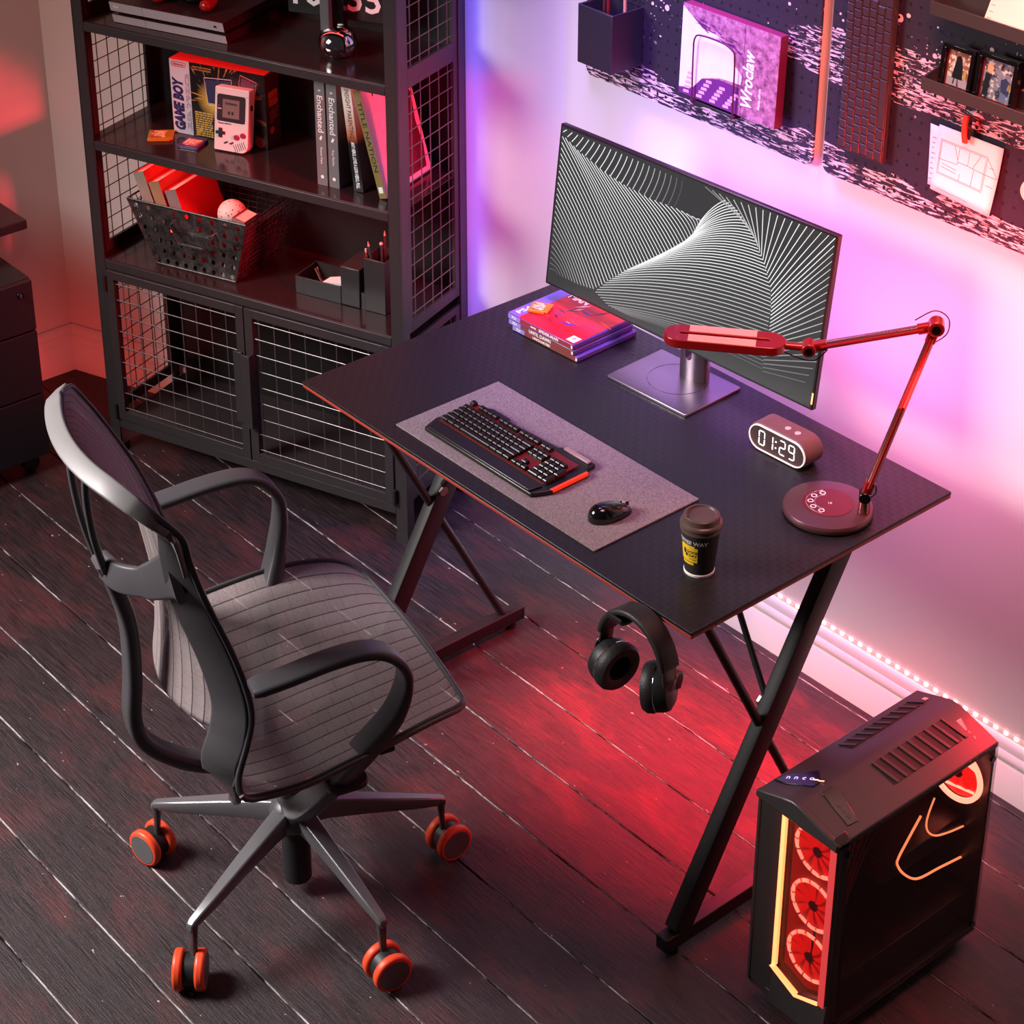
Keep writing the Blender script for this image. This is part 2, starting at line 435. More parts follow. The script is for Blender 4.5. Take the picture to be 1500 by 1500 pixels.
# ------------------------------------------------------------------ keyboard
KZ = H + .0034
red_led = mat('red backlight', (255, 60, 30), .4, emit=(255, 48, 22), es=.55)
kb = thing('keyboard', 'black gaming keyboard with glowing red gaps lying on the grey mat', 'keyboard', (.3, .06, KZ))
kcase = mat('keyboard black', (28, 24, 25), .33, 0, (30, .1), .06, 900)
out = [(.0, .0), (.297, .0), (.314, .036), (.312, .125), (.30, .128), (.298, .152), (.222, .152), (.212, .14), (.09, .132), (.082, .139), (.03, .139), (.022, .131), (-.004, .128), (-.012, .036)]
MB().prism(out, 0, .009).build('case', kcase, kb, bevel=.0025)
MB().prism([(.006, .002), (.29, .002), (.296, .03), (.0, .03)], .009, .0125).build('palm_rest', kcase, kb, bevel=.003)
MB().prism([(.3085, .034), (.3145, .037), (.3125, .122), (.3065, .122)], .003, .0100).build('side_light', red_led, kb, bevel=.001)
MB().box(.226, .292, .139, .149, .009, .0135).build('top_panel', mat('pink gloss strip', (150, 120, 122), .25), kb, bevel=.0015)
KT = Matrix.Translation((.0, .034, .009)) @ Matrix.Rotation(R(3.5), 4, 'X')
MB().box(-.001, .289, .001, .086, -.0005, .0008).build('backlight', mat('red lit key plate', (66, 16, 13), .4, emit=(255, 40, 20), es=.1), kb, M=KT)
keym = mat('black keycaps', (32, 26, 28), .22, 0, (60, .1))
cache = {}
def key(x, y, w, par=kb, M=None, h=.0118, hh=.0075, km=keym, nm='key'):
    k = (round(w, 4), round(h, 4), km.name)
    if k not in cache:
        m = MB(); a, b = w / 2 - .0005, h / 2 - .0005
        vs = []
        for k0, k1, k2, z_ in ((0, 0, 0, 0), (.0008, .0008, .0006, hh - .0014), (.0018, .0022, .0014, hh)):
            vs += [(-a + k0, -b + k1, z_), (a - k0, -b + k1, z_), (a - k0, b - k2, z_), (-a + k0, b - k2, z_)]
        m.add(vs, [(3, 2, 1, 0), (8, 9, 10, 11)] + [(r_ * 4 + i, r_ * 4 + (i + 1) % 4, r_ * 4 + 4 + (i + 1) % 4, r_ * 4 + 4 + i) for r_ in (0, 1) for i in range(4)])
        cache[k] = m.mesh(nm, km, 0)
    o = bpy.data.objects.new(nm, cache[k]); COL.objects.link(o); o.parent = par
    o.matrix_local = M @ Matrix.Translation((x, y, .0015)); return o
U1 = .0130
rows = [[1.35, 1.2, 1.2, 5.6, 1.2, 1.2, 1.2], [2.2] + [1] * 10 + [2.75], [1.75] + [1] * 11 + [2.2], [1.5] + [1] * 12 + [1.5], [1] * 13 + [2]]
for j, r in enumerate(rows):
    k = 14.9 / sum(r); x = 0
    for w in r:
        key(x + w * k * U1 / 2, .0085 + j * U1, w * k * U1, M=KT); x += w * k * U1
y = .0085 + 5 * U1 + .005
x = 0
for g in (1, 4, 4, 4):
    for i in range(g): key(x + U1 / 2, y, U1, M=KT); x += U1
    x += .0062 if g > 1 else .012
nx = 14.9 * U1 + .006
for i in range(3): key(nx + U1 * (i + .5), .0085, U1, M=KT)
key(nx + U1 * 1.5, .0085 + U1, U1, M=KT)
for j in (3, 4):
    for i in range(3): key(nx + U1 * (i + .5), .0085 + j * U1, U1, M=KT)
for i in range(2): key(nx + U1 * (i + .5), y, U1, M=KT)
px = nx + 3 * U1 + .006
key(px + U1, .0085, 2 * U1, M=KT); key(px + 2.5 * U1, .0085, U1, M=KT)
for j in range(1, 4):
    for i in range(3): key(px + U1 * (i + .5), .0085 + j * U1, U1, M=KT)
for i in range(4 - 1): key(px + U1 * (i + .5), .0085 + 4 * U1, U1, M=KT)
key(px + 3.45 * U1, .0085 + U1 * .5, U1 * .9, M=KT, h=.0246); key(px + 3.45 * U1, .0085 + U1 * 2.5, U1 * .9, M=KT, h=.0246)

# ------------------------------------------------------------------ mouse
ms = thing('mouse', 'gloss black computer mouse resting on the grey mat', 'mouse', (.727, .128, KZ), R(-10))
def mshape(u, v):
    a = 2 * PI * u; t = v
    L = .042; yy = L * math.sin(a); xx = math.cos(a)
    wide = .0225 * (1 - .12 * math.sin(a)) * (abs(xx) ** .85) * (1 if xx > 0 else -1)
    s = math.sin(t * PI / 2); c = math.cos(t * PI / 2)
    k = c ** .75
    return (wide * k, yy * k - .004 * s, .026 * (s ** .9) * (1 - .25 * (yy * k) / L))
body = MB().grid(mshape, 40, 14); body.uv = None; body.build('shell', gloss_black, ms, smooth=80)
MB().cyl((-.003, .024, .0158), (.003, .024, .0158), .0058).build('scroll_wheel', chrome, ms, bevel=.001)
MB().box(-.0004, .0004, .03, .037, .010, .0175).build('button_gap', black_plastic, ms)
MB().box(.019, .0225, -.01, .012, .009, .0135).build('side_button', black_plastic, ms, bevel=.001)

# ------------------------------------------------------------------ coffee cup
cup = thing('coffee_cup', 'dark paper coffee cup with a brown lid standing near the front edge of the desk', 'cup', (.9365, .1335, H + .0002))
cupm = mat('dark paper cup', (40, 33, 33), .6, 0, (60, .1), .1, 800)
RB, RT, CH = .0245, .0325, .088
MB().lathe([(0, .002), (RB, .002), (RT, CH), (RT - .001, CH)], 48).build('cup_body', cupm, cup)
MB().lathe([(RB - .001, 0), (RB + .001, 0), (RB + .0014, .0035), (RB + .0004, .005)], 48).build('rim_band', mat('white paper rim', (235, 228, 224), .6), cup)
lidm = mat('brown plastic lid', (84, 66, 62), .38, 0, (40, .06))
MB().lathe([(RT - .002, CH - .006), (RT + .001, CH - .007), (RT + .002, CH - .004), (RT + .0005, CH), (RT + .001, CH + .003), (RT + .0028, CH + .005), (RT + .0015, CH + .009), (RT - .0015, CH + .011), (RT - .003, CH + .02), (RT - .005, CH + .0215), (RT - .008, CH + .0215), (RT - .0095, CH + .019), (RT - .011, CH + .0185), (0, CH + .0185)], 48).build('lid', lidm, cup)
yel = mat('yellow label', (236, 190, 34), .6)
def cyl_at(a, z, off=.0004):
    r = RB + (RT - RB) * (z - .002) / (CH - .002) + off
    return V((r * math.cos(a), r * math.sin(a), z))
va = math.atan2(CC.y - .1335, CC.x - .9365)
def lab(name, a0, a1, z0, z1, m, off):
    b = MB().grid(lambda u, v: cyl_at(a0 + (a1 - a0) * u, z0 + (z1 - z0) * v, off), 14, 2); b.uv = None; b.build(name, m, cup, smooth=80)
lab('label', va - 1.35, va - .12, .030, .059, yel, .0005)
lab('label_tab', va - 1.2, va - .3, .059, .0625, yel, .0005)
lab('label_tab', va - 1.2, va - .35, .024, .0288, yel, .0005)
def wrap(s, size, m, a, z, nm='lettering', off=.0007, **kw):
    """bend a line of text round the cup, centred at angle a"""
    o = text(s, size, m, cup, Matrix(), name=nm, **kw)
    for v in o.data.vertices:
        p = cyl_at(a + v.co.x / .029, z + v.co.y, off); v.co = p
wrap('COFFEE WAY', .0098, white_ink, va - .62, .068, bold=.0003)
wrap('GOOD', .0074, dark_ink, va - .42, .0495, bold=.0002); wrap('DAY', .0074, dark_ink, va - .42, .0425, bold=.0002)
wrap('be happy', .0035, dark_ink, va - .42, .036)
lab('bird_mark', va - 1.05, va - .86, .044, .054, dark_ink, .0007); lab('bird_mark', va - .9, va - .74, .04, .046, dark_ink, .0007)
MB().box(-.0022, .0022, RT - .0082, RT - .0058, CH + .0213, CH + .0217).build('sip_hole', gloss_black, cup, M=Matrix.Rotation(va - PI / 2 - 1.05, 4, 'Z'))

# ------------------------------------------------------------------ alarm clock
ck = thing('alarm_clock', 'oval brown digital alarm clock reading 01:29 on the desk beside the lamp', 'clock', (.781, .4835, H + .0002), R(2))
def stadium(w, h, n=12, cz=0):
    P = []; r = h / 2
    for i in range(n + 1): a = -PI / 2 + PI * i / n; P.append((w / 2 - r + r * math.cos(a), cz + r * math.sin(a)))
    for i in range(n + 1): a = PI / 2 + PI * i / n; P.append((-w / 2 + r + r * math.cos(a), cz + r * math.sin(a)))
    return P
MX = frame((0, 0, .0285), (1, 0, 0), (0, 0, 1))   # local xy -> world xz, z -> -y
cb = mat('brown clock shell', (112, 74, 68), .5, 0, (40, .08), .1, 900)
MB().prism(stadium(.137, .056), -.046, 0, MX).build('shell', cb, ck, bevel=.002, segs=3)
fb = MB(); a = stadium(.132, .051); b_ = stadium(.1275, .0465); n = len(a)
fb.add([(x, y, .0) for x, y in a] + [(x, y, .0) for x, y in b_] + [(x, y, .003) for x, y in a] + [(x, y, .003) for x, y in b_],
       [f for i in range(n) for j in [(i + 1) % n] for f in ((2 * n + i, 2 * n + j, 3 * n + j, 3 * n + i), (i, j, 2 * n + j, 2 * n + i), (n + j, n + i, 3 * n + i, 3 * n + j))], MX)
fb.build('bezel_light', mat('white light ring', (240, 230, 230), .4, emit=(255, 235, 232), es=.4), ck)
MB().prism(stadium(.1275, .0465), 0, .001, MX).build('speaker_face', mat('perforated mirror face', (88, 66, 66), .32, .4, (500, .6), .5, 900), ck)
dig = mat('lit digits', (250, 250, 250), .4, emit=(245, 250, 255), es=2.2)
SEG = {'0': 'abcdef', '1': 'bc', '2': 'abged', '9': 'abcdfg'}
def seven(ch, x0):
    w, h, g = .0128, .028, .0017; m = MB()
    S = {'a': (0, h / 2, 1), 'd': (0, -h / 2, 1), 'g': (0, 0, 1), 'f': (-w / 2, h / 4, 0), 'b': (w / 2, h / 4, 0), 'e': (-w / 2, -h / 4, 0), 'c': (w / 2, -h / 4, 0)}
    for s in SEG[ch]:
        cx, cy, hz = S[s]; a, b = (w / 2 - .0014, g / 2) if hz else (g / 2, h / 4 - .0014)
        m.box(x0 + cx - a, x0 + cx + a, cy - b, cy + b, .0011, .0017, MX)
    m.build('digit', dig, ck)
for ch, x in (('0', -.036), ('1', -.0165), ('2', .0125), ('9', .034)): seven(ch, x)
MB().box(-.004, -.0015, .005, .0075, .0011, .0017, MX).box(-.004, -.0015, -.0075, -.005, .0011, .0017, MX).build('colon', dig, ck)
for x in (.004, .027): MB().cyl((x, .022, .0560), (x, .022, .0578), .0058).build('button', mat('pale button', (205, 175, 170), .4), ck, bevel=.0006)

# ------------------------------------------------------------------ desk lamp
lp = thing('desk_lamp', 'red swing-arm desk lamp standing at the right end of the desk', 'lamp', (.958, .423, H + .0002))
lbase = mat('dark red brown lamp base', (92, 58, 62), .3, .3, (40, .06))
lred = mat('red lamp enamel', (150, 20, 23), .3, .2, (40, .06), coat=.3)
lchrome = mat('red tinted metal tube', (190, 120, 112), .18, .9, (20, .05))
MB().lathe([(0, 0), (.07, 0), (.077, .004), (.0785, .009), (.0785, .012), (.076, .016), (.0745, .0165), (0, .0165)], 64).build('lamp_base', lbase, lp)
MB().lathe([(0, .0166), (.044, .0166), (.044, .0172), (0, .0172)], 48, Matrix.Translation((-.004, .004, 0))).build('charging_pad', mat('wine red pad', (104, 24, 38), .25), lp)
m = MB()
for i in range(5):
    a = R(150 + i * 35); m.lathe([(.0038, .0173), (.0055, .0173), (.0055, .0177), (.0038, .0177), (.0038, .0173)], 14, Matrix.Translation((.03 * math.cos(a) - .004, .03 * math.sin(a) + .004, 0)))
m.build('touch_icons', white_ink, lp)
def arcband(r0, r1, a0, a1, z0, z1, cx, cy, n=20):
    m = MB(); vs = []
    for z in (z0, z1):
        for i in range(n + 1):
            a = a0 + (a1 - a0) * i / n
            vs += [(cx + r0 * math.cos(a), cy + r0 * math.sin(a), z), (cx + r1 * math.cos(a), cy + r1 * math.sin(a), z)]
    k = 2 * (n + 1); fs = []
    for i in range(n): a = 2 * i; fs += [(k + a, k + a + 1, k + a + 3, k + a + 2), (a, a + 1, k + a + 1, k + a), (a + 1, a + 3, k + a + 3, k + a + 1), (a, k + a, k + a + 2, a + 2)]
    return m.add(vs, fs)
for r in (.0225, .0375): arcband(r, r + .001, R(145), R(295), .0173, .0176, -.004, .004).build('touch_ring', white_ink, lp)
text('10', .008, white_ink, lp, Matrix.Translation((.0, .004, .0174)) @ Matrix.Rotation(R(45), 4, 'Z'))
po = V((.056, .027, 0)); al = R(40); dh = V((math.cos(al), math.sin(al), 0)); pn = V((-math.sin(al), math.cos(al), 0))
def LPt(h, z): return po + dh * h + V((0, 0, z - H))
MB().cyl(po + V((0, 0, .0166)), po + V((0, 0, .042)), .0105, .009).build('post', lchrome, lp, bevel=.001)
MB().cyl(LPt(0, H + .05) - pn * .012, LPt(0, H + .05) + pn * .012, .0105).build('joint', gloss_black, lp, bevel=.0015)
J = LPt(.09, 1.134); E_ = LPt(-.112, 1.076)
def twin(a, b, name):
    d = (b - a).normalized(); sd = d.cross(pn)
    p = MB().tube([a + d * .028, b - d * .028], .0074, 12).build(name, lchrome, lp)
    for s in (-1, 1): MB().tube([a + d * .02 + pn * s * .0072, b - d * .02 + pn * s * .0072], .0034, 8).build('rail', lred, p)
    for c in (a, b):
        dd = d if c is a else -d
        MB().sweep([c + dd * .008, c + dd * .03], rrect(.017, .014, .004, 3), pn).build('bracket', lred, p)
twin(LPt(0, H + .05), J, 'lower_arm'); twin(J, E_, 'upper_arm')
for c, rr in ((J, .0135), (E_, .012)):
    j = MB().cyl(c - pn * .014, c + pn * .014, rr).build('joint', lred, lp, bevel=.002)
    MB().cyl(c - pn * .0155, c - pn * .0135, rr * .55).build('cap', gloss_black, j)
HT = LPt(-.349, 1.078)
hd = (HT - E_).normalized(); hc = E_.lerp(HT, .585)
MB().sweep([E_ + hd * .006, E_ + hd * .045], rrect(.014, .012, .005, 3), (0, 0, 1)).build('neck', lred, lp)
HL = .203; MH = frame(hc, hd, (hd.y, -hd.x, 0)) if False else frame(hc, hd, V((0, 0, 1)).cross(hd))
m = MB(); a = stadium(HL, .058, 16); b_ = stadium(.15, .007, 16); n = len(a)
vs = [(x, y, z) for z in (-.008, .008) for P_ in (a, b_) for x, y in P_]
fs = [f for i in range(n) for j in [(i + 1) % n] for f in ((i, j, n + j, n + i), (2 * n + i, 2 * n + j, 3 * n + j, 3 * n + i), (i, j, 2 * n + j, 2 * n + i), (n + i, n + j, 3 * n + j, 3 * n + i))]
m.add(vs, fs, MH); m.build('lamp_head', lred, lp, bevel=.0015)
pk = mat('top plate with painted reflection', (244, 158, 148), .4)  # coral is the red overhead light's reflection, painted into the plate colour
for s in (-1, 1): MB().box(-.052, .06, min(s * .0055, s * .028), max(s * .0055, s * .028), .0078, .0086, MH).build('head_panel', pk, lp)
MB().prism(stadium(.15, .04, 10), -.0095, -.008, MH).build('diffuser', mat('frosted diffuser', (235, 225, 220), .5), lp)
wire = mat('red black cable', (60, 12, 16), .5)
def cable(P_): MB().tube(spline(P_, 8), .0011, 6).build('cable', wire, lp)
cable([J - dh * .035 + V((0, 0, .008)), J + V((-.006, 0, .026)), J + dh * .018 + V((0, 0, .016)), J + dh * .018 + V((0, 0, -.012)), J + V((-.004, 0, -.034))])
cable([E_ + dh * .03 + V((0, 0, -.002)), E_ + dh * .012 + V((0, 0, -.022)), E_ - dh * .012 + V((0, 0, -.022)), E_ + hd * .05 + V((0, 0, -.008))])
lo = LPt(0, H + .05); cable([lo + V((.004, 0, .024)), lo + dh * .016 + V((0, 0, .022)), lo + dh * .017 + V((0, 0, .006)), lo + dh * .006 + V((0, 0, -.006))])
# ------------------------------------------------------------------ monitor
mo = thing('monitor', 'wide flat monitor showing white curved lines on dark grey, standing on the desk', 'monitor', (.466, .533, H + .0002), R(2.5))
mmetal = mat('grey satin aluminium', (140, 130, 138), .3, .9, (60, .04), .03, 900)
mblack = mat('black monitor plastic', (32, 26, 30), .32, 0, (40, .1))
MB().prism(rrect(.207, .153, .004, 3), 0, .006).build('stand_base', mmetal, mo, bevel=.001)
arcband(.0585, .0592, 0, 2 * PI, .006, .0063, -.0, .012, 48).build('groove', gloss_black, mo)
m = MB(); a = [(.034 * math.cos(2 * PI * i / 40), .02 * math.sin(2 * PI * i / 40)) for i in range(40)]
# oval column with a cable slot through it
so = MB().prism(a, .006, .15, Matrix.Translation((.014, .043, 0))).build('stand_column', mmetal, mo, smooth=50)
cut = MB().prism(stadium(.085, .017, 10), -.1, .1, frame((.014, .043, .092), (0, 0, 1), (1, 0, 0)))
cm = cut.mesh('slot_cutter', mmetal)
co = bpy.data.objects.new('slot_cutter', cm); COL.objects.link(co)
co.matrix_world = Matrix.Translation((.466, .533, H)) @ Matrix.Rotation(R(2.5), 4, 'Z')
bo = so.modifiers.new('slot', 'BOOLEAN'); bo.object = co; bo.operation = 'DIFFERENCE'; bo.solver = 'EXACT'
bpy.context.view_layer.update()
dg = bpy.context.evaluated_depsgraph_get(); nm = bpy.data.meshes.new_from_object(so.evaluated_get(dg)); so.modifiers.clear(); so.data = nm
bpy.data.objects.remove(co); so.data.shade_smooth(); so.data.set_sharp_from_angle(angle=R(50))
# screen frame in world: bottom corners and tilt
BLc = atp((798.5, 415), (0, .53, 0), (0, 1, 0)); BRc = atp((1189, 601), (0, .56, 0), (0, 1, 0)); BRc.z = BLc.z = (BLc.z + BRc.z) / 2
sx = (BRc - BLc).normalized(); sn = None
# tilt so that the top edge passes through the photographed top corners
best = None
for k in range(0, 200):
    tt = R(-2 + k * .08); up = V((-sx.y, sx.x, 0)) * math.sin(tt) + V((0, 0, 1)) * math.cos(tt)
    n_ = sx.cross(up); A = atp((821.5, 182.5), BLc, n_); B = atp((1231, 344), BLc, n_)
    e = abs((A - BLc).dot(sx)) + abs((B - BLc).dot(sx) - (BRc - BLc).length)
    if best is None or e < best[0]: best = (e, tt, up, n_, A, B)
_, tt, sup, sn, A, B = best
SWd = (BRc - BLc).length; SHt = ((A - BLc).dot(sup) + (B - BLc).dot(sup)) / 2
mo_inv = mo.matrix_basis.inverted()
scr = frame(BLc, sx, sup)          # z axis faces the room
MS = mo_inv @ scr
MB().box(0, SWd, 0, SHt, -.013, 0).build('panel_shell', mblack, mo, bevel=.002, M=MS)
MB().prism(rrect(.34, .2, .01, 3, SWd / 2, SHt / 2), -.032, -.013, MS).build('rear_housing', mblack, mo, bevel=.003)
MB().prism(rrect(.08, .08, .005, 2, SWd / 2, SHt * .45), -.05, -.03, MS).build('mount', mmetal, mo)
def screen_mat():
    m = mat('lit screen', (20, 20, 21), .25); k = NT(m)
    c = k.n('VertexColor'); c.layer_name = 'Col'
    k.l(c.outputs[0], k.b.inputs['Emission Color']); k.b.inputs['Emission Strength'].default_value = 1; return m
sb = MB(); sb.col = []
bz = .005
sm = screen_mat()
NX, NY = 24, 14
for j in range(NY + 1):
    for i in range(NX + 1):
        sb.v.append((bz + (SWd - 2 * bz) * i / NX, bz + (SHt - 2 * bz) * j / NY, .0004)); sb.col.append(.04)
for j in range(NY):
    for i in range(NX): a = j * (NX + 1) + i; sb.f.append((a, a + 1, a + NX + 2, a + NX + 1))
sc = sb.build('screen', sm, mo, M=MS)
def spix(q):
    """picture on the screen, measured in a 3x crop of the photo -> screen plane"""
    X = atp((780 + q[0] / 3, 160 + q[1] / 3), BLc, sn); l = X - BLc
    return V((l.dot(sx), l.dot(sup), 0))
lb = MB(); lb.col = []
def sline(P_, b0, b1, w=.00092):
    n = len(P_); o = len(lb.v); Q = [spix(p) for p in P_]
    for i, p in enumerate(Q):
        t_ = (Q[min(i + 1, n - 1)] - Q[max(i - 1, 0)]).normalized(); nn = V((-t_.y, t_.x, 0))
        b = b0 + (b1 - b0) * i / (n - 1)
        for s in (-1, 1):
            p2 = p + nn * s * w; p2.x = min(max(p2.x, bz), SWd - bz); p2.y = min(max(p2.y, bz), SHt - bz)
            lb.v.append((p2.x, p2.y, .0007)); lb.col.append(max(.04, b))
    for i in range(n - 1): a = o + 2 * i; lb.f.append((a, a + 1, a + 3, a + 2))
def quad(a, c, b, n=10):
    a, b, c = V((*a, 0)), V((*b, 0)), V((*c, 0)); return [((1 - t) ** 2 * a + 2 * t * (1 - t) * c + t * t * b)[:2] for t in [i / n for i in range(n + 1)]]
def P3(L_): return [V((x, y, 0)) for x, y in L_]
F1 = P3([(136, 100), (215, 190), (300, 262), (400, 330), (520, 393), (640, 438), (735, 490)])
for i in range(22):
    s = i / 21; a = lerp_path(P3([(152, 92), (660, 312)]), s); b = lerp_path(F1[:6], s * .97)
    m_ = (a + b) / 2 + V((6 + 10 * s, -6, 0)); br = .95 * (1 - .9 * max(0, (s - .5) / .5))
    sline(quad(a[:2], m_[:2], b[:2], 6), br, br)
S2 = P3([(75, 700), (90, 560), (105, 400), (120, 250), (133, 112), (200, 180), (300, 262), (400, 330), (520, 393), (640, 438), (722, 482)])
E2 = P3([(110, 725), (200, 768), (268, 790), (310, 768), (400, 710), (500, 668), (560, 640), (620, 612), (670, 585), (710, 545), (735, 497)])
for i in range(52):
    s = i / 51; a = lerp_path(S2, s); b = lerp_path(E2, s)
    m_ = (a + b) / 2 + V((14, -10, 0)); br = .12 + .85 * min(1, s / .3); br2 = br * (1 - .5 * max(0, (s - .8) / .2))
    sline(quad(a[:2], m_[:2], b[:2], 8), br, br2)
S3 = P3([(735, 497), (700, 555), (650, 597), (560, 640), (500, 668), (400, 712), (318, 765), (275, 800), (330, 860), (420, 905)])
E3 = P3([(850, 400), (900, 440), (940, 500), (975, 570), (1005, 640), (1030, 710), (1045, 790), (1050, 870), (1035, 960), (1025, 1060), (1010, 1140)])
for i in range(47):
    s = i / 46; a = lerp_path(S3, s); b = lerp_path(E3, s)
    m_ = (a + b) / 2 + V((0, -30 - 75 * math.sin(PI * min(1, s * 1.1)), 0)); br = .95 * (1 - .88 * max(0, (s - .45) / .55))
    sline(quad(a[:2], m_[:2], b[:2], 12), br, br)
S4 = P3([(820, 372), (880, 420), (930, 485), (975, 560), (1010, 650), (1035, 730), (1048, 800), (1050, 870), (1045, 940), (1032, 1010), (1020, 1080), (1010, 1150)])
E4 = P3([(760, 340), (850, 385), (950, 420), (1050, 455), (1150, 495), (1250, 530), (1332, 562), (1322, 650), (1305, 760), (1288, 880), (1268, 1000), (1250, 1110), (1200, 1200)])
for i in range(38):
    s = i / 37; a = lerp_path(S4, .2 + .42 * s / .47 if s < .47 else .62 + .38 * (s - .47) / .53); b = lerp_path(E4, s); br = .95 * (1 - .85 * max(0, (s - .6) / .4)) * (1 if s > .2 else .3 + 3.5 * s)
    sline([a[:2], ((a + b) / 2)[:2], b[:2]], br, br)
lb.build('screen_lines', sm, sc, smooth=0)
MB().box(SWd - .0045, SWd - .0012, .012, .034, 0, .0006).build('power_light', mat('amber indicator', (255, 190, 120), .4, emit=(255, 180, 110), es=1.2), mo, M=MS)

# ------------------------------------------------------------------ game cases and cartridge on them
case_mat = mat('violet translucent case plastic', (104, 88, 178), .2, 0, (30, .06), trans=.25)
def game_case(label, x, y, z, rz, spine_c, words, cover=None):
    g = thing('game_case', label, 'game case', (x, y, z), rz, None)
    W_, D_, T_ = .187, .165, .0122
    MB().box(0, W_, 0, D_, .0004, T_).build('case', case_mat, g, bevel=.0025)
    MB().box(.036, W_ - .002, -.0006, .0, .0014, T_ - .0012).build('spine_insert', spine_c, g)
    MB().box(.002, .036, -.0006, 0, .0014, T_ - .0012).build('brand_strip', mat('lavender strip', (150, 128, 215), .4), g)
    text('PS4', .0085, white_ink, g, frame((.019, -.0008, T_ / 2), (1, 0, 0), (0, 0, 1)), bold=.0001)
    for s, sz, x0, w in words: text(s, sz, white_ink, g, frame((x0, -.0008, T_ / 2), (1, 0, 0), (0, 0, 1)), bold=.0002, width=w)
    MB().box(W_ - .006, W_ - .002, -.0008, -.0006, .003, T_ - .003).build('logo_mark', white_ink, g)
    if cover:
        MB().box(.001, W_ - .002, .001, D_ - .002, T_, T_ + .0004).build('cover', cover, g)
        MB().box(.001, .03, .001, D_ - .002, T_ + .0004, T_ + .0006).build('cover_strip', mat('blue violet strip', (120, 100, 200), .35), g)
        text('PS4', .018, white_ink, g, frame((.016, .03, T_ + .0007), (0, 1, 0), (-1, 0, 0)), bold=.0003, width=.036)
        for k_, (x0, x1, y0, y1) in enumerate(((.11, .12, .02, .15), (.135, .14, .0, .165), (.155, .17, .02, .165))):
            pass
        text('MAN', .03, white_ink, g, frame((.06, .142, T_ + .0007), (1, 0, 0), (0, 1, 0)), bold=.0006, width=.05)
        MB().prism([(.16, .006), (.182, .006), (.182, .028), (.16, .028)], T_ + .0004, T_ + .0007).build('rating_mark', white_ink, g)
        text('P', .014, dark_ink, g, frame((.171, .017, T_ + .0008), (1, 0, 0), (0, 1, 0)))
        # abstract cover art: streaks of red, blue and white
        rr = random.Random(4)
        for j in range(16):
            x0, y0 = rr.uniform(.04, .16), rr.uniform(.035, .12); l_, w_, a_ = rr.uniform(.015, .05), rr.uniform(.0012, .004), rr.uniform(-.5, 1.2)
            c_ = [(96, 20, 60), (70, 50, 150), (245, 170, 190), (255, 70, 60), (60, 16, 40)][j % 5]
            MB().prism([(0, 0), (l_ * .5, w_), (l_, 0), (l_ * .5, -w_)], T_ + .0004, T_ + .0005 + j * 1e-5, Matrix.Translation((x0, y0, 0)) @ Matrix.Rotation(a_, 4, 'Z')).build('art_streak', mat('art %d' % j, c_, .35), g)
    return g
z0 = H + .0002
sp_red = mat('dark red spine', (150, 46, 50), .4); sp_brn = mat('brown red spine', (128, 58, 58), .4)
game_case('violet game case at the bottom of the stack, shifted to the right', .101, .44, z0, R(2.5), sp_brn, [('UNCHARTED', .007, .085, .05)])
game_case('middle game case of the stack with a brown spine and large white letters', .093, .437, z0 + .0126, R(2.2), sp_brn, [('UNTIL DAWN', .0105, .092, .062)])
def cover_mat():
    m = mat('red game cover', (214, 28, 44), .3); k = NT(m); ob = k.obj()
    n = k.noise(k.mapping(ob, (6, 30, 1)), 1.5, 3); k.l(k.mix(k.ramp(n, .4, .65), lin((222, 26, 40)), lin((160, 22, 60))), k.b.inputs['Base Color']); return m
game_case('top game case of the stack with a red cover and white lettering', .092, .436, z0 + .0252, R(2.4), sp_red, [('SPIDER-MAN', .0085, .118, .055), ('MARVEL', .0045, .075, .016)], cover_mat())
def cartridge(label, loc, rz, c, lc, w=.053, d=.058, h=.0075, tr=0):
    g = thing('game_cartridge', label, 'cartridge', loc, rz)
    cm_ = mat('cartridge ' + label[:12], c, .3, .1, (40, .06))
    o_ = [(-w / 2, -d / 2), (w / 2, -d / 2), (w / 2, d / 2 - .006), (w / 2 - .003, d / 2 - .006), (w / 2 - .003, d / 2), (-w / 2, d / 2)]
    MB().prism(o_, 0, h).build('shell', cm_, g, bevel=.0012)
    MB().prism(rrect(w * .72, d * .62, .003, 3, 0, -d * .08), h, h + .0004).build('sticker', lc, g)
    MB().prism(stadium(w * .7, .006, 8), h, h + .0003, Matrix.Translation((0, d * .36, 0))).build('ridge', cm_, g)
    MB().box(-w * .36, w * .36, -d / 2 - .0004, -d / 2, .001, .0035).build('contact_slot', gloss_black, g)
    return g
def sticker(c1, c2, s=60):
    m = mat('sticker', c1, .4); k = NT(m); n = k.noise(k.obj(), s, 4, .6, .6); k.l(k.mix(k.ramp(n, .46, .56), lin(c1), lin(c2)), k.b.inputs['Base Color']); return m
cartridge('gold game cartridge lying on the stack of game cases', (.127, .492, z0 + .0387), R(-62), (190, 132, 40), sticker((240, 205, 150), (150, 90, 60)), .04, .042, .006)
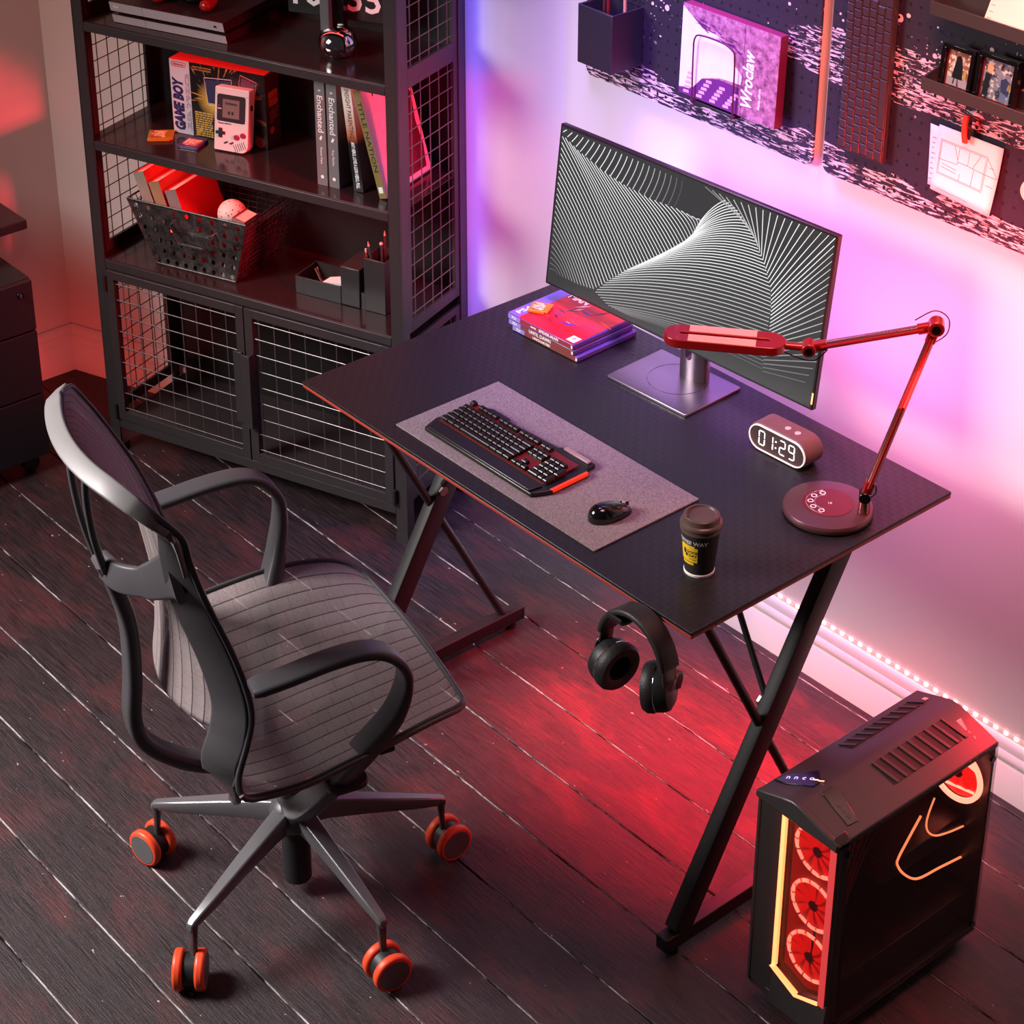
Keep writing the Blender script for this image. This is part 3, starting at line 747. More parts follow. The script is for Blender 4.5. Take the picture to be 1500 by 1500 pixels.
# ------------------------------------------------------------------ shelf unit (local frame: x along its front, y to the wall)
SO = V((-1.12884, .18984, 0)); SA = ang
SWW, SDD = .8569, .2854
SM = Matrix.Translation(SO) @ Matrix.Rotation(SA, 4, 'Z')
Z1, Z2, Z3 = 1.1233, .8338, .5311; Z0 = 1.42
SDD -= .004
su = thing('shelf_unit', 'tall dark steel shelf unit with wire mesh sides and a two-door mesh cabinet below', 'shelf', M=SM)
p = .03
for x in (0, SWW - p):
    for y in (0, SDD - p):
        m = MB().box(x, x + p, y, y + .005, 0, 1.74) if y == 0 else MB().box(x, x + p, y + p - .005, y + p, 0, 1.74)
        xs = 0 if x == 0 else x + p - .005
        m.box(xs, xs + .005, y, y + p, 0, 1.74).build('post', shelf_metal, su, bevel=.001)
for z, th in ((Z0, .023), (Z1, .023), (Z2, .023), (Z3, .023), (1.74, .025)):
    b_ = MB().box(p + .0005, SWW - p - .0005, 0, SDD - .006, z - th, z - .0015).build('shelf_board', shelf_metal, su, bevel=.0015)
    MB().box(.006, SWW - .006, .0055, SDD - .007, z - .0015, z).build('board_top', shelf_top, b_)
MB().box(p, SWW - p, 0, SDD - .006, .071, .096).build('bottom_board', shelf_metal, su, bevel=.0015)
MB().box(p, SWW - p, SDD - .012, SDD - .008, .096, 1.71).build('back_panel', mat('black back panel', (22, 19, 20), .6), su)
for x in (0, SWW - p):   # feet
    for y in (0, SDD - p): MB().box(x - .0005, x + p + .0005, y - .0005, y + p + .0005, 0, .02).build('foot', shelf_metal, su)
# side mesh panels
def mesh_wires(x, y0, y1, z0, z1, sy, sz, r, oy=0):
    m = MB(); y = y0 + sy * .45
    while y < y1: m.cyl((x, y, z0), (x, y, z1), r, n=5, cap=False); y += sy
    z = z0 + sz * .6
    while z < z1: m.cyl((x + r, y0, z), (x + r, y1, z), r, n=5, cap=False); z += sz
    return m
for side in (0, 1):
    x = .007 if side == 0 else SWW - .007
    for z0_, z1_ in ((Z3, Z1 - .0), (Z1, 1.71), (.1, Z3 - .025)):
        f = MB(); a, b_ = .03, SDD - .03; w = .018
        f.box(x - .004, x + .004, a, a + w, z0_, z1_).box(x - .004, x + .004, b_ - w, b_, z0_, z1_).box(x - .004, x + .004, a + w, b_ - w, z0_, z0_ + w + .008).box(x - .004, x + .004, a + w, b_ - w, z1_ - w, z1_)
        fo = f.build('side_frame', shelf_metal, su, bevel=.001)
        mesh_wires(x, a + w, b_ - w, z0_ + w, z1_ - w, .0376, .0395, .0013).build('side_mesh', steel_wire if side else black_metal, fo, smooth=60)
# doors
for di, (xa, xb) in enumerate(((p + .002, SWW / 2 - .0015), (SWW / 2 + .0015, SWW - p - .002))):
    w = .022; za, zb = .099, Z3 - .026; y0_, y1_ = -.004, .012
    f = MB().box(xa, xa + w, y0_, y1_, za, zb).box(xb - w, xb, y0_, y1_, za, zb).box(xa + w, xb - w, y0_, y1_, za, za + w + .002).box(xa + w, xb - w, y0_, y1_, zb - w, zb)
    d = f.build('door', shelf_metal, su, bevel=.001)
    m = MB(); z = zb - w - .0128
    while z > za + w: m.cyl((xa + w, .002, z), (xb - w, .002, z), .0015, n=6, cap=False); z -= .0423
    x = xa + w + (.012 if di else .02)
    while x < xb - w: m.cyl((x, .005, za + w), (x, .005, zb - w), .0012, n=6, cap=False); x += .0425
    m.build('door_mesh', steel_wire, d, smooth=60)
    hx = xb - .030 if di == 0 else xa + .004
    if di == 0: MB().box(hx, hx + .024, -.010, -.004, .2, .388).build('handle', shelf_metal, d, bevel=.001)
    else: MB().box(hx - .003, hx + .02, -.026, -.022, .2, .394).box(hx + .016, hx + .02, -.024, -.004, .2, .394).build('handle', shelf_metal, d, bevel=.001)
    hxx = xa - .003 if di == 0 else xb + .003
    for z in (.12, .47):
        MB().cyl((hxx, -.007, z - .02), (hxx, -.007, z + .02), .0045, n=12).build('hinge', black_metal, d)

def SP(x, y, z): return SM @ V((x, y, z))
def on_shelf(name, label, cat, x, y, z, rz=0, group=None):
    return thing(name, label, cat, SP(x, y, z), SA + rz, group)

# console
g = on_shelf('game_console', 'flat grey and black games console on the upper shelf', 'console', .094, .035, Z1 + .0002, R(1.5))
cons = mat('grey console plastic', (165, 158, 162), .45, 0, (40, .05)); consd = mat('dark red black console top', (44, 26, 29), .35, 0, (30, .08))
def slab(name, z0_, z1_, yo, m, x0=0, x1=.304, y1=.21):
    b_ = MB(); s = .006
    vs = [(x0, yo, z0_), (x1, yo, z0_), (x1, y1, z0_), (x0, y1, z0_), (x0, yo - s, z1_), (x1, yo - s, z1_), (x1, y1 - s, z1_), (x0, y1 - s, z1_)]
    b_.add(vs, [(3, 2, 1, 0), (4, 5, 6, 7), (0, 1, 5, 4), (1, 2, 6, 5), (2, 3, 7, 6), (3, 0, 4, 7)]); return b_.build(name, m, g, bevel=.0008)
slab('lower_body', .0, .021, -.002, consd); slab('waist', .021, .029, .012, gloss_black, .005, .3, .2); slab('upper_body', .029, .053, -.01, consd)
def face(name, x0, x1, z0_, z1_, y0_, y1_): MB().add([(x0, y0_, z0_), (x1, y0_, z0_), (x1, y1_, z1_), (x0, y1_, z1_), (x0, y0_ - .001, z0_), (x1, y0_ - .001, z0_), (x1, y1_ - .001, z1_), (x0, y1_ - .001, z1_)], [(0, 1, 2, 3), (7, 6, 5, 4), (0, 4, 5, 1), (1, 5, 6, 2), (2, 6, 7, 3), (3, 7, 4, 0)]).build(name, cons, g)
for x0, x1 in ((.0, .0885), (.0893, .304)):
    face('front_panel', x0, x1, .001, .02, -.0023, -.0077); face('front_panel', x0, x1, .03, .052, -.0103, -.0157)
text('PS4', .009, white_ink, g, frame((.018, -.0152, .041), (1, 0, 0), (0, -.25, 1)))
MB().cyl((.283, -.0145, .041), (.283, -.0165, .041), .0025, n=12).build('eject_button', gloss_black, g)
# controller on the console
g = on_shelf('game_controller', 'red and black game controller resting on the console', 'controller', .262, .088, Z1 + .0562, R(2))
cred = mat('red controller plastic', (150, 18, 24), .3, 0, (40, .06), coat=.3)
MB().sphere((0, .012, .016), (.05, .03, .0155), 28, 14).build('body', gloss_black, g)
for s in (-1, 1):
    MB().sweep(spline([(s * .045, .022, .017), (s * .058, .005, .016), (s * .064, -.02, .013), (s * .062, -.038, .0125)], 6), [(.015 * math.cos(2 * PI * i / 14), .013 * math.sin(2 * PI * i / 14)) for i in range(14)], (0, 0, 1), scale=[.7] + [1] * 14 + [.93, .8, .62, .3][:4]).build('grip', cred, g)
    MB().lathe([(0, 0), (.005, 0), (.004, .007), (.008, .009), (.008, .011), (0, .0105)], 18, Matrix.Translation((s * .02, -.004, .026))).build('thumbstick', black_plastic, g)
    for a in range(4): MB().cyl((s * .045 + .009 * math.cos(a * PI / 2), .02 + .009 * math.sin(a * PI / 2), .026), (s * .045 + .009 * math.cos(a * PI / 2), .02 + .009 * math.sin(a * PI / 2), .0315), .0036, n=10).build('button', dark_plastic, g)
MB().box(-.02, .02, .012, .034, .029, .0325).build('touchpad', dark_plastic, g, bevel=.001)

# flip clock on chrome dome stand
g = on_shelf('flip_clock', 'flip clock showing two white-on-black number flaps on a round chrome foot', 'clock', .64, .112, Z1 + .0002, R(8))
MB().lathe([(0, 0), (.03, 0), (.0385, .006), (.0435, .018), (.044, .026), (.041, .04), (.033, .052), (.02, .059), (.012, .061), (0, .0615)], 48).build('foot', chrome, g)
MB().box(-.036, -.0145, -.012, .006, .052, .22).build('stem', mat('satin steel stem', (150, 144, 146), .3, .6, (40, .05)), g, bevel=.002)
MB().box(-.04, .01, .008, .03, .05, .2).build('bracket', gloss_black, g, bevel=.002)
flap = mat('black flap', (34, 30, 33), .45, 0, (40, .08))
for s, xa, xb, w_ in (('10', -.138, -.052, .07), ('35', -.004, .098, .078)):
    f = MB().box(xa, xb, .04, .066, .064, .168).build('number_flap', flap, g, bevel=.002)
    MB().box(xa, xb, .0395, .041, .1165, .1175).build('flap_split', gloss_black, f)
    text(s, .085, white_ink, f, frame(((xa + xb) / 2 - .002, .0394, .112), (1, 0, 0), (0, 0, 1)), bold=.0012, width=w_)

# handheld console box
g = on_shelf('console_box', 'cardboard box of a handheld game console standing on the middle shelf', 'box', .159, .134, Z2 + .0002, R(3.6))
BW, BH, BD = .253, .182, .06
def boxart():
    m = mat('space art', (24, 18, 22), .4); k = NT(m); x, y, z = k.xyz(k.obj())
    # light trails running out from one point of the printed picture
    dx = k.math('SUBTRACT', x, .118); dz = k.math('SUBTRACT', z, .098)
    an = k.math('ARCTAN2', dz, dx); rd = k.math('SQRT', k.math('ADD', k.math('MULTIPLY', dx, dx), k.math('MULTIPLY', dz, dz)))
    cv = k.n('CombineXYZ'); k.l(an, cv.inputs[0]); k.val(cv.inputs[1], k.math('MULTIPLY', rd, 1.5))
    n = k.noise(cv.outputs[0], 9, 4, .6)
    c = k.mix(k.ramp(n, .57, .66), lin((20, 15, 20)), lin((214, 150, 82)))
    c = k.mix(k.math('MULTIPLY', k.ramp(rd, .05, .02), .8), c, lin((232, 190, 90)))
    c = k.mix(k.ramp(rd, .085, .15), c, lin((26, 17, 22)))
    k.l(c, k.b.inputs['Base Color']); return m
MB().box(0, BW, 0, BD, 0, BH).build('carton', mat('dark printed card', (72, 32, 36), .5, 0, (60, .3)), g, bevel=.001)
MB().box(.0535, BW - .0005, -.0004, 0, .0005, BH - .0005).build('picture', boxart(), g)
MB().box(0, .0535, -.0005, 0, .0005, BH - .0005).build('title_band', mat('lavender card', (206, 196, 206), .5, 0, (200, .06)), g)
MB().box(0, BW, -.0004, BD, BH, BH + .0005).build('top_flap', mat('red-lit card', (216, 60, 56), .45, 0, (160, .25)), g)  # coral top is red light from above, painted into the card
navy = mat('navy ink', (44, 34, 92), .5)
text('GAME BOY', .036, navy, g, frame((.0205, -.0008, .07), (0, 0, 1), (-1, 0, 0)), shear=.2, bold=.0022, width=.13)
rl = mat('red ink', (190, 44, 50), .5)
m = MB(); a = stadium(.04, .0125, 10); b_ = stadium(.037, .0095, 10); n = len(a)
m.add([(x, y, 0) for x, y in a] + [(x, y, 0) for x, y in b_], [(i, (i + 1) % n, n + (i + 1) % n, n + i) for i in range(n)], frame((.0245, -.0008, .171), (1, 0, 0), (0, 0, 1))); m.build('logo_oval', rl, g)
text('Nintendo', .0085, rl, g, frame((.0245, -.0008, .171), (1, 0, 0), (0, 0, 1)), bold=.0002, width=.03)
m = MB(); rr = random.Random(2)
for j in range(36):
    for i in range(3):
        if rr.random() < .75: m.box(.0405 + i * .004, .0425 + i * .004, -.0009, -.0006, .012 + j * .0039, .0142 + j * .0039)
m.build('dot_pattern', navy, g)
yl = mat('yellow ink', (214, 176, 92), .5)
for j, (x, w_) in enumerate(((.06, .05), (.06, .048))): text('COMPACT VIDEO GAME SYSTEM', .005, yl, g, frame((.087, -.0008, .172 - j * .006), (1, 0, 0), (0, 0, 1)), width=w_)
m = MB()
for j in range(11):
    x = .062
    while x < .106: w_ = rr.uniform(.004, .011); m.box(x, min(x + w_, .108), -.0009, -.0006, .004 + j * .0056, .0075 + j * .0056); x += w_ + .0018
m.build('brick_print', mat('yellow brick print', (206, 172, 84), .5), g)
wl = mat('pale line ink', (206, 196, 214), .5)
def outline(P_, z0_, m_, nm):
    m = MB(); n = len(P_)
    m.tube([(x, -.0008, z) for x, z in P_], .0011, 5, True, (0, 1, .01)); m.build(nm, m_, g)
outline([(.1, .085), (.092, .15), (.165, .156), (.168, .085)], 0, wl, 'picture_line'); outline([(.185, .15), (.19, .172), (.222, .163), (.232, .16), (.222, .105), (.205, .1)], 0, mat('pink line ink', (206, 120, 130), .5), 'picture_line')
MB().prism([(.189, .148), (.193, .167), (.226, .158), (.219, .122), (.207, .112)], .0005, .0007, frame((0, 0, 0), (1, 0, 0), (0, 0, 1))).build('picture_panel', mat('plum print', (104, 48, 74), .5), g)
MB().prism([(.098, .09), (.096, .146), (.16, .151), (.162, .09)], .0004, .0006, frame((0, 0, 0), (1, 0, 0), (0, 0, 1))).build('picture_panel', mat('slate print', (50, 50, 84), .5), g)
orange = mat('orange print', (200, 82, 52), .5)
MX2 = frame((BW, 0, 0), (0, 1, 0), (0, 0, 1))
for y0_, y1_, z0_, z1_ in ((.012, .05, .1, .118), (.012, .05, .12, .136)): MB().box(y0_, y1_, z0_, z1_, .0003, .0007, MX2).build('side_print', orange, g)
MB().box(.012, .05, .06, .096, .0003, .0006, MX2).build('side_picture', sticker((150, 60, 50), (50, 24, 28), 50), g)
MB().cyl((BW + .0003, .022, .042), (BW + .0007, .022, .042), .009, n=20).build('seal_mark', orange, g)
MB().cyl((BW - .02, -.0004, .016), (BW - .02, -.0009, .016), .013, n=24).build('seal_mark', mat('rose print', (176, 66, 70), .5), g)

# handheld console leaning on the box
hm_ = SM @ Matrix.Translation((.303, .0915, Z2 + .0032)) @ Matrix.Rotation(R(6), 4, 'Z') @ Matrix.Rotation(R(-9), 4, 'X')
g = thing('handheld_console', 'grey handheld game console with a small screen leaning against its box', 'game console', M=hm_)
GW, GH, GD = .0875, .1475, .026
gm = mat('warm grey plastic', (216, 200, 200), .45, 0, (60, .03), .06, 900)
sh = rrect(GW, GH, .004, 4, GW / 2, GH / 2)
P_ = [(x, y) for x, y in rrect(GW, GH, .003, 3, GW / 2, GH / 2) if not (x > GW - .012 and y < .012)]
k0 = [i for i, q in enumerate(P_) if q[1] < .005][-1] if any(q[1] < .005 for q in P_) else len(P_) - 1
P_ = P_[:k0 + 1] + [(GW - .018 + .018 * math.sin(R(a)), .018 - .018 * math.cos(R(a))) for a in range(0, 91, 15)] + P_[k0 + 1:]
FX = frame((0, 0, 0), (1, 0, 0), (0, 0, 1))
MB().prism(P_, -GD, 0, FX).build('shell', gm, g, bevel=.0015)
MB().box(0.0005, GW - .0005, -.0003, GD, GH - .0165, GH - .016).build('seam', dark_ink, g)
MB().prism(rrect(.072, .062, .005, 4, .0425, .1), 0, .0012, FX).build('screen_bezel', mat('dark bezel', (50, 42, 48), .3), g)
MB().box(.021, .064, -.0016, -.0012, .078, .121).build('screen', mat('pea grey screen', (118, 100, 96), .3), g)
text('POKEMON', .007, dark_ink, g, frame((.0425, -.0018, .111), (1, 0, 0), (0, 0, 1)), bold=.0003, width=.03)
for k_ in (.038, .047): MB().prism(rrect(.006, .008, .002, 2, k_, .09), .0017, .0019, FX).build('screen_figure', dark_ink, g)
MB().box(.0085, .018, -.0016, -.0012, .097, .0985).build('contrast_mark', white_ink, g); MB().cyl((.012, -.0012, .104), (.012, -.0018, .104), .0012, n=10).build('power_light', rl, g)
text('Nintendo GAME BOY', .0045, navy, g, frame((.027, -.0003, .064), (1, 0, 0), (0, 0, 1)), bold=.0001, width=.034)
dp = [(-.0035, -.011), (.0035, -.011), (.0035, -.0035), (.011, -.0035), (.011, .0035), (.0035, .0035), (.0035, .011), (-.0035, .011), (-.0035, .0035), (-.011, .0035), (-.011, -.0035), (-.0035, -.0035)]
MB().prism(dp, 0, .004, FX @ Matrix.Translation((.0165, .042, 0))).build('direction_pad', black_plastic, g, bevel=.0005)
mag = mat('magenta button', (158, 30, 66), .35)
for x, z in ((.058, .036), (.0745, .0425)): MB().cyl((x, 0, z), (x, -.004, z), .0062, n=20).build('button', mag, g, bevel=.0008)
for x in (.031, .0455): MB().prism(stadium(.0105, .0036, 6), 0, .0015, FX @ Matrix.Translation((x, .0205, 0)) @ Matrix.Rotation(R(28), 4, 'Z')).build('pill_button', dark_plastic, g)
for i in range(6): MB().prism(stadium(.018, .0014, 4), -.001, .0003, FX @ Matrix.Translation((.054 + i * .005, .0085 + i * .0022, 0)) @ Matrix.Rotation(R(115), 4, 'Z')).build('speaker_slot', dark_ink, g)
MB().box(GW - .0005, GW + .001, .008, .016, .1, .112).build('dial', gloss_black, g)
cartridge('yellow game cartridge lying flat on the middle shelf', SP(.152, .093, Z2 + .0002), SA + R(-58), (176, 122, 28), sticker((236, 190, 140), (170, 70, 50)))
cartridge('purple game cartridge lying in front of the console box', SP(.243, .095, Z2 + .0002), SA + R(8), (74, 40, 100), sticker((244, 180, 160), (190, 80, 70)), .051, .058)

# books
def book(label, x, y, z, w, d, h, c, ry=0, rz=0, spine=None, group=None):
    M_ = SM @ Matrix.Translation((x, y, z)) @ Matrix.Rotation(rz, 4, 'Z') @ Matrix.Rotation(ry, 4, 'Y')
    g_ = thing('book', label, 'book', M=M_, group=group)
    t_ = .002
    cm_ = c if not isinstance(c, tuple) else mat('cover ' + label[:14], c, .45, 0, (60, .05))
    MB().box(0, t_, 0, d, 0, h).box(w - t_, w, 0, d, 0, h).box(0, w, 0, t_, 0, h).build('cover', cm_, g_, bevel=.0006)
    MB().box(t_, w - t_, t_, d - .003, .002, h - .003).build('pages', page_mat, g_)
    if spine: MB().box(0, w, -.0003, 0, 0, h).build('spine', spine, g_)
    return g_
BHt = .244
enc = (120, 112, 114)
for x, who in ((.6125, 'leftmost of the books'), (.6432, 'second of the books')):
    b_ = book('grey-spined book with pale lettering, %s on the middle shelf' % who, x, .052, Z2 + .0002, .0262, .15, BHt, enc)
    text('Enchanted', .021, white_ink, b_, frame((.0135, -.0006, .168), (0, 0, -1), (1, 0, 0)), bold=.0002)
    MB().prism([(-.0045, -.003), (0, -.006), (.0045, .003), (0, .006)], .0004, .0007, frame((.0135, 0, .112), (1, 0, 0), (0, 0, 1))).build('spine_mark', white_ink, b_)
    text('Roy Parker' if x > .63 else 'Rosen Kate', .0085, white_ink, b_, frame((.0135, -.0006, .07), (0, 0, -1), (1, 0, 0)))
    MB().cyl((.0135, -.0003, .02), (.0135, -.0006, .02), .0042, n=16).build('publisher_mark', white_ink, b_)
    text('R', .01, white_ink, b_, frame((.0135, -.0006, .222), (0, 0, -1), (1, 0, 0)))
def ins():
    m = mat('cream to orange spine', (214, 150, 120), .45); k = NT(m); x, y, z = k.xyz(k.obj())
    n = k.noise(k.obj(), 14, 3); s_ = k.math('ADD', z, k.math('MULTIPLY_ADD', n, .05, -.025))
    c = k.mix(k.ramp(s_, .125, .2), lin((196, 96, 58)), lin((238, 216, 204))); c = k.mix(k.ramp(s_, .128, .105), c, lin((26, 18, 20)))
    k.l(c, k.b.inputs['Base Color']); return m
im = ins()
b_ = book('book with a cream and black spine leaning left on the middle shelf', .7035, .058, Z2 + .0002, .0245, .15, BHt, im, ry=R(-6.0), rz=R(0), spine=im)
text('INSIGHT PARENTING', .015, mat('slate ink', (70, 60, 66), .5), b_, frame((.0125, -.0008, .18), (0, 0, -1), (1, 0, 0)), width=.112)
text('ANY HERO, LOVE A LION HERO, PULL', .0125, white_ink, b_, frame((.0125, -.0008, .0615), (0, 0, -1), (1, 0, 0)), bold=.0004, width=.108)
def pinkcover():
    m = mat('pink cover', (246, 170, 186), .4, 0, (4, .05)); return m
olive = mat('olive gold spine', (140, 118, 72), .45, 0, (60, .08))
b_ = book('pink book with a dark face profile leaning on the right side of the middle shelf', .7735, .052, Z2 + .0004, .0185, .187, BHt + .003, pinkcover(), ry=R(-14.6), spine=olive)
text('TITLE NATION', .015, dark_ink, b_, frame((.009, -.0006, .14), (0, 0, -1), (1, 0, 0)), width=.16)
MB().box(.003, .014, -.0007, -.0003, .012, .026).build('publisher_mark', white_ink, b_)
FC = frame((.0186, 0, 0), (0, 1, 0), (0, 0, 1))
text('TITLE', .024, dark_ink, b_, FC @ Matrix.Translation((.075, .226, .0002)), width=.09)
prof = [(.1, .215), (.13, .222), (.165, .212), (.178, .18), (.17, .12), (.178, .06), (.17, .012), (.09, .012), (.088, .05), (.1, .08), (.088, .092), (.08, .098), (.084, .108), (.072, .118), (.078, .13), (.07, .14), (.076, .152), (.082, .165), (.078, .185), (.088, .203)]
MB().prism(prof, .0001, .0004, FC).build('profile_print', mat('deep wine print', (84, 10, 40), .5), b_)

# ------------------------------------------------------------------ wire basket with books and a ball
g = on_shelf('metal_basket', 'galvanised metal basket with a punched front holding books and a ball', 'basket', .152, .042, Z3 + .0002, R(2))
def galv():
    m = mat('galvanised steel', (92, 92, 92), .45, .6); k = NT(m); n = k.noise(k.obj(), 45, 8, .75, .6)
    k.l(k.mix(k.ramp(n, .35, .65), lin((34, 34, 35)), lin((92, 92, 91))), k.b.inputs['Base Color']); k.l(k.math('MULTIPLY_ADD', n, .4, .2), k.b.inputs['Roughness']); return m
gv = galv()
bl, br, tl_, tr_ = .0, .222, -.058, .268; bh = .163; bd = .19; lean = -.016
def bpt(u, v): x0 = bl + (tl_ - bl) * v; x1 = br + (tr_ - br) * v; return V((x0 + (x1 - x0) * u, lean * v, bh * v))
# punched front plate: a grid of cells, each with an 8-sided hole
m = MB(); nu, nv = 9, 6
for i in range(nu):
    for j in range(nv):
        hole = not (2 <= i <= 5 and j == 3) and not (j == 5 and i in (2,)) and not (i in (3, 4) and j == 4)
        C_ = [(i + a, j + b) for a, b in ((0, 0), (.5, 0), (1, 0), (1, .5), (1, 1), (.5, 1), (0, 1), (0, .5))]
        for off in (0, .0012):
            o = len(m.v)
            for (a, b) in C_: q = bpt(a / nu, b / nv); m.v.append((q.x, q.y + off, q.z))
            if hole:
                for s in range(8):
                    an = R(225 + 45 * s); q = bpt((i + .5) / nu, (j + .5) / nv); m.v.append((q.x + .0058 * math.cos(an), q.y + off, q.z + .0066 * math.sin(an)))
                for s in range(8): m.f.append((o + s, o + (s + 1) % 8, o + 8 + (s + 1) % 8, o + 8 + s))
            else: m.f.append(tuple(o + s for s in range(8)))
m.build('front_plate', gv, g, smooth=0)
rim = [bpt(0, 1) + V((0, 0, .0)), bpt(1, 1), bpt(1, 1) + V((.0, bd + .03, -.0)), bpt(0, 1) + V((0, bd + .03, 0))]
MB().tube(rim, .0026, 8, True).build('rim_wire', gv, g)
MB().tube([bpt(0, 0) + V((0, 0, .0024)), bpt(1, 0) + V((0, 0, .0024)), bpt(1, 0) + V((0, bd, .0024)), bpt(0, 0) + V((0, bd, .0024))], .0024, 6, True).build('base_wire', gv, g)
for u in (0, 1): MB().tube([bpt(u, 0) + V((0, 0, .003)), bpt(u, 1)], .0024, 6).build('corner_wire', gv, g)
def sidew(u):
    m = MB(); N = 14
    for i in range(N + 1):
        y = i / N; a = bpt(u, 0) + V((0, bd * y, .002)); b = bpt(u, 1) + V((0, (bd + .03) * y, 0)); m.tube([a, b], .0011, 5)
    for j in range(1, 12):
        v = j / 12; a = bpt(u, v); m.tube([a, a + V((0, bd + .03 * v, 0))], .0011, 5)
    return m
for u in (0, 1): sidew(u).build('side_mesh', gv, g, smooth=60)
m = MB()
for i in range(13):
    u = i / 12; m.tube([bpt(u, 0) + V((0, bd, .002)), bpt(u, 1) + V((0, bd + .03, 0))], .0011, 5)
for j in range(1, 12): v = j / 12; a, b = bpt(0, v), bpt(1, v); m.tube([a + V((0, bd + .03 * v, 0)), b + V((0, bd + .03 * v, 0))], .0011, 5)
for i in range(13): u = i / 12; m.tube([bpt(u, 0) + V((0, 0, .002)), bpt(u, 0) + V((0, bd, .002))], .0011, 5)
m.build('back_mesh', gv, g, smooth=60)
hp = [bpt(.34, .73), bpt(.34, .73) + V((.004, -.016, .0)), bpt(.40, .60) + V((.002, -.024, 0)), bpt(.44, .52) + V((0, -.024, 0)), bpt(.68, .52) + V((0, -.024, 0)), bpt(.715, .62) + V((0, -.024, 0)), bpt(.74, .73) + V((0, -.016, 0)), bpt(.74, .73)]
MB().tube(hp, .0028, 8).build('handle', chrome, g)
# contents
BI = SM @ Matrix.Translation((.152, .042, Z3)) @ Matrix.Rotation(R(2), 4, 'Z')
def inbook(label, x, y, w, d, h, c, ry, pages_c=None, rz=0):
    M_ = BI @ Matrix.Translation((x, y, .0055)) @ Matrix.Rotation(rz, 4, 'Z') @ Matrix.Rotation(ry, 4, 'Y')
    g_ = thing('book', label, 'book', M=M_); t_ = .002
    MB().box(0, t_, 0, d, 0, h).box(w - t_, w, 0, d, 0, h).box(0, w, 0, t_, 0, h).build('cover', mat('c ' + label[:12], c, .5, 0, (30, .25)), g_, bevel=.0006)
    MB().box(t_, w - t_, t_, d - .003, .002, h - .003).build('pages', page_mat, g_)
    MB().box(0, w, -.0004, 0, 0, h).build('spine', mat('s ' + label[:12], pages_c, .6, 0, (50, .2)), g_)
inbook('leftmost old book with a worn grey spine leaning in the metal basket', .012, .012, .030, .15, .222, (176, 40, 36), R(-18), (150, 136, 124))
inbook('tan-spined book second from the left in the metal basket', .048, .012, .030, .15, .205, (178, 60, 54), R(-18), (156, 124, 92))
inbook('red-covered book with a brown spine leaning beside the ball in the basket', .087, .012, .032, .15, .192, (168, 20, 28), R(-17.5), (134, 118, 116))
inbook('grey-spined book at the right side of the metal basket', .183, .0, .033, .06, .168, (96, 40, 52), R(14), (126, 112, 110))
gb_ = thing('ball', 'pale speckled ball sitting between the books in the metal basket', 'ball', M=BI @ Matrix.Translation((.172, .072, .136)))
def ballm():
    m = mat('speckled ball', (220, 196, 184), .5); k = NT(m); n = k.n('TexVoronoi'); n.inputs['Scale'].default_value = 110; k.l(k.obj(), n.inputs['Vector'])
    k.l(k.mix(k.ramp(n.outputs[0], .22, .3), lin((150, 110, 104)), lin((226, 204, 194))), k.b.inputs['Base Color']); return m
MB().sphere((0, 0, 0), .034, 32, 20).build('sphere', ballm(), gb_)
t2 = thing('book', 'dark book with gold lettering in the basket behind its right mesh side', 'book', M=BI @ Matrix.Translation((.2, .075, .006)) @ Matrix.Rotation(R(16), 4, 'Y'))
MB().box(0, .014, 0, .1, 0, .13).build('cover', mat('plum cloth', (62, 26, 38), .6), t2, bevel=.001)
for j, s in enumerate(('DULCES', 'PLAZAS')): text(s, .016, mat('dull gold ink %d' % j, (170, 110, 80), .4), t2, frame((.0144, .048, .1 - j * .019), (0, 1, 0), (0, 0, 1)), width=.062)

# ------------------------------------------------------------------ desk organiser with pens
g = on_shelf('desk_organiser', 'black desk organiser with a tray, a block and a pen cup beside the metal basket', 'organiser', .521, .078, Z3 + .0002, R(1))
org = mat('matt black organiser plastic', (50, 44, 46), .4, 0, (40, .06))
def tray(x0, x1, y0, y1, z1, w=.0025, fl=.003):
    return MB().box(x0, x1, y0, y0 + w, 0, z1).box(x0, x1, y1 - w, y1, 0, z1).box(x0, x0 + w, y0 + w, y1 - w, 0, z1).box(x1 - w, x1, y0 + w, y1 - w, 0, z1).box(x0 + w, x1 - w, y0 + w, y1 - w, 0, fl)
tray(0, .122, 0, .088, .043).build('tray', org, g, bevel=.0008)
MB().box(.122, .173, 0, .088, 0, .0965).build('block', org, g, bevel=.0025)
MB().box(.173, .186, .004, .088, 0, .04).build('slot', org, g)
tray(.186, .24, 0, .075, .131).build('pen_cup', org, g, bevel=.0015)
OI = SM @ Matrix.Translation((.521, .078, Z3 + .0002)) @ Matrix.Rotation(R(1), 4, 'Z')
tw = mat('pink steel', (222, 150, 140), .25, .7)
a_ = thing('tweezers', 'small metal tweezers standing in the organiser tray', 'tweezers', M=OI @ Matrix.Translation((.05, .04, .0035)))
for s in (0, 1): MB().sweep([(.012, .0, .0), (-.008, .004 * s, .02), (-.022, .009 * s, .047)], rrect(.004, .0015, .0005, 1), (0, 1, 0)).build('prong', tw, a_)
a_ = tag(MB().prism([(0, 0), (.05, .008), (.056, .03), (.03, .036), (.006, .026)], 0, .006).build('note_pad', paper, bevel=.001, M=OI @ Matrix.Translation((.06, .02, .026)) @ Matrix.Rotation(R(6), 4, 'X') @ Matrix.Rotation(R(-4), 4, 'Y')), 'crumpled pale paper note lying in the organiser tray', 'paper')
a_.modifiers.clear()
